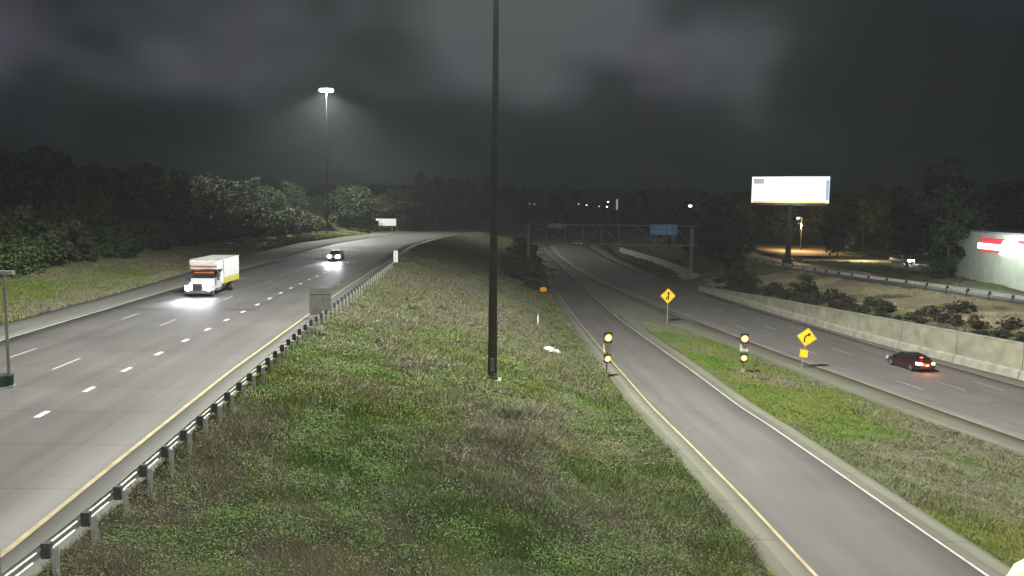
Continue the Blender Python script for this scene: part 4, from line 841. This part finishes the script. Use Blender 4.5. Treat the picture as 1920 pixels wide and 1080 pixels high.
# ------------------------------------------------------------------ grasses and weeds
GRASS = attr_mat('grass blades', .95, spec=.04)
def blades(name, n, ylo, yhi, xa, xb, h0, h1, power=1.5, tone=1.0, keep=None, wmul=1.0):
    u = rng.random(n); p = 1-power; Y = (ylo**p+u*(yhi**p-ylo**p))**(1/p)
    A, B = xa(Y), xb(Y); X = A+(B-A)*rng.random(n)
    cull = (np.abs(X) < Y*.64+3); X, Y = X[cull], Y[cull]
    if keep is not None: k = keep(X, Y); X, Y = X[k], Y[k]
    n = len(X); Z = ground_z(X, Y)-.03; col, lush = veg_color(X+rng.normal(0, .55, n), Y+rng.normal(0, .7, n))
    clump = fbm(X/1.1, Y/1.1, 55, 3); h = (h0+(h1-h0)*clump)*(rng.uniform(.5, 1.3, n))*(1.15-.35*lush)*(.55+1.5*np.clip(fbm(X/2.6, Y/2.6, 77, 3)-.25, 0, 1))
    wd = np.maximum(.011, Y*.0006)*rng.uniform(.7, 1.5, n)*wmul; a = rng.uniform(0, 2*np.pi, n); le = rng.uniform(.25, 1.15, n)*h; la = rng.uniform(0, 2*np.pi, n)
    P0 = np.stack([X-np.cos(a)*wd, Y-np.sin(a)*wd, Z], 1); P1 = np.stack([X+np.cos(a)*wd, Y+np.sin(a)*wd, Z], 1)
    P2 = np.stack([X+np.cos(la)*le, Y+np.sin(la)*le, Z+h], 1); V = np.stack([P0, P1, P2], 1).reshape(-1, 3)
    tint = col*tone*(1+.13*rng.standard_normal(n))[:, None]*(.82+.4*clump)[:, None]
    tint[rng.random(n) < .03] *= 1.35
    Cc = np.repeat(np.clip(tint, .006, .5), 3, 0)
    me = np_mesh(name, V, np.arange(3*n).reshape(n, 3), GRASS, Cc); return tag(link(name, me), kind='stuff')
o = blades('median_weeds', 1250000, 15, 300, lambda Y: XL1(Y)+.25, lambda Y: XR0(Y)-.15, .14, .46, 1.75, .80); o['label'] = 'rough green and dry weeds covering the median'
o = blades('island_grass', 220000, 22, 103, lambda Y: XR1(Y)+.05, lambda Y: XM0(Y)-.05, .10, .22, 1.5, 1.0); o['label'] = 'short grass on the island between ramp and right road'
o = blades('verge_grass', 240000, 45, 330, lambda Y: XL0(Y)-16, lambda Y: XL0(Y)-.05, .12, .34, 1.5, 1.0); o['label'] = 'grass verge along the left road'
o = blades('slope_grass', 130000, 50, 170, lambda Y: XM1(Y)+.5, lambda Y: XF(Y)-.4, .12, .35, 1.3, 1.0, keep=lambda X, Y: fbm(X/3, Y/3, 66, 3) > .56); o['label'] = 'patchy dry grass on the slope above the wall'
o = blades('lawn_grass', 60000, 100, 260, lambda Y: XF(Y)+10.1, lambda Y: XF(Y)+45, .10, .22, 1.3, .8, keep=lambda X, Y: ~((Y > 184) & (X < 95)) & (X < 71+0*Y)); o['label'] = 'lawn beyond the frontage road'
o = blades('bank_grass', 60000, 138, 330, lambda Y: XM1(Y)+.3, lambda Y: XM1(Y)+9, .15, .35, 1.2, 1.0); o['label'] = 'grass bank beside the far right road'

def broadleaf(name, n, ylo, yhi, thr, tint, hgt, wd0, seed):
    p = -.6; u = rng.random(n); Y = (ylo**p+u*(yhi**p-ylo**p))**(1/p); A, B = XL1(Y)+.4, XR0(Y)-.3; X = A+(B-A)*rng.random(n)
    k = (fbm(X/1.6, Y/1.9, seed, 4)+.09*rng.standard_normal(n) > thr) & (np.abs(X) < Y*.64+3); X, Y = X[k], Y[k]; n = len(X)
    h = hgt*rng.uniform(.4, 1.2, n); Z = ground_z(X, Y)+h; P = np.stack([X, Y, Z], 1)
    a = rng.uniform(0, 2*np.pi, n); u_ = np.stack([np.cos(a), np.sin(a), rng.uniform(-.4, .4, n)], 1); v_ = np.stack([-np.sin(a), np.cos(a), rng.uniform(-.7, .7, n)], 1)
    w_ = (np.maximum(wd0, Y*.0009)*rng.uniform(.6, 1.4, n))[:, None]
    V = np.stack([P-u_*w_, P-v_*w_*.5, P+u_*w_, P+v_*w_*.5], 1).reshape(-1, 3)
    c_ = np.array(tint)*(1+.15*rng.standard_normal(n))[:, None]; Cc = np.repeat(np.clip(c_, .01, .6), 4, 0)
    me = np_mesh(name, V, np.arange(4*n).reshape(n, 4), GRASS, Cc); return tag(link(name, me), kind='stuff')
o = broadleaf('broadleaf_weeds', 230000, 15, 75, .59, (.058, .100, .028), .42, .035, 301); o['label'] = 'bright green broadleaf weeds scattered in the median'
o = broadleaf('seed_heads', 170000, 15, 140, .57, (.125, .115, .095), .62, .018, 402); o['label'] = 'dry grey-brown seed heads over the median weeds'
o = broadleaf('yellow_weeds', 60000, 15, 60, .62, (.12, .125, .038), .45, .03, 503); o['label'] = 'yellowish weeds in small patches of the median'
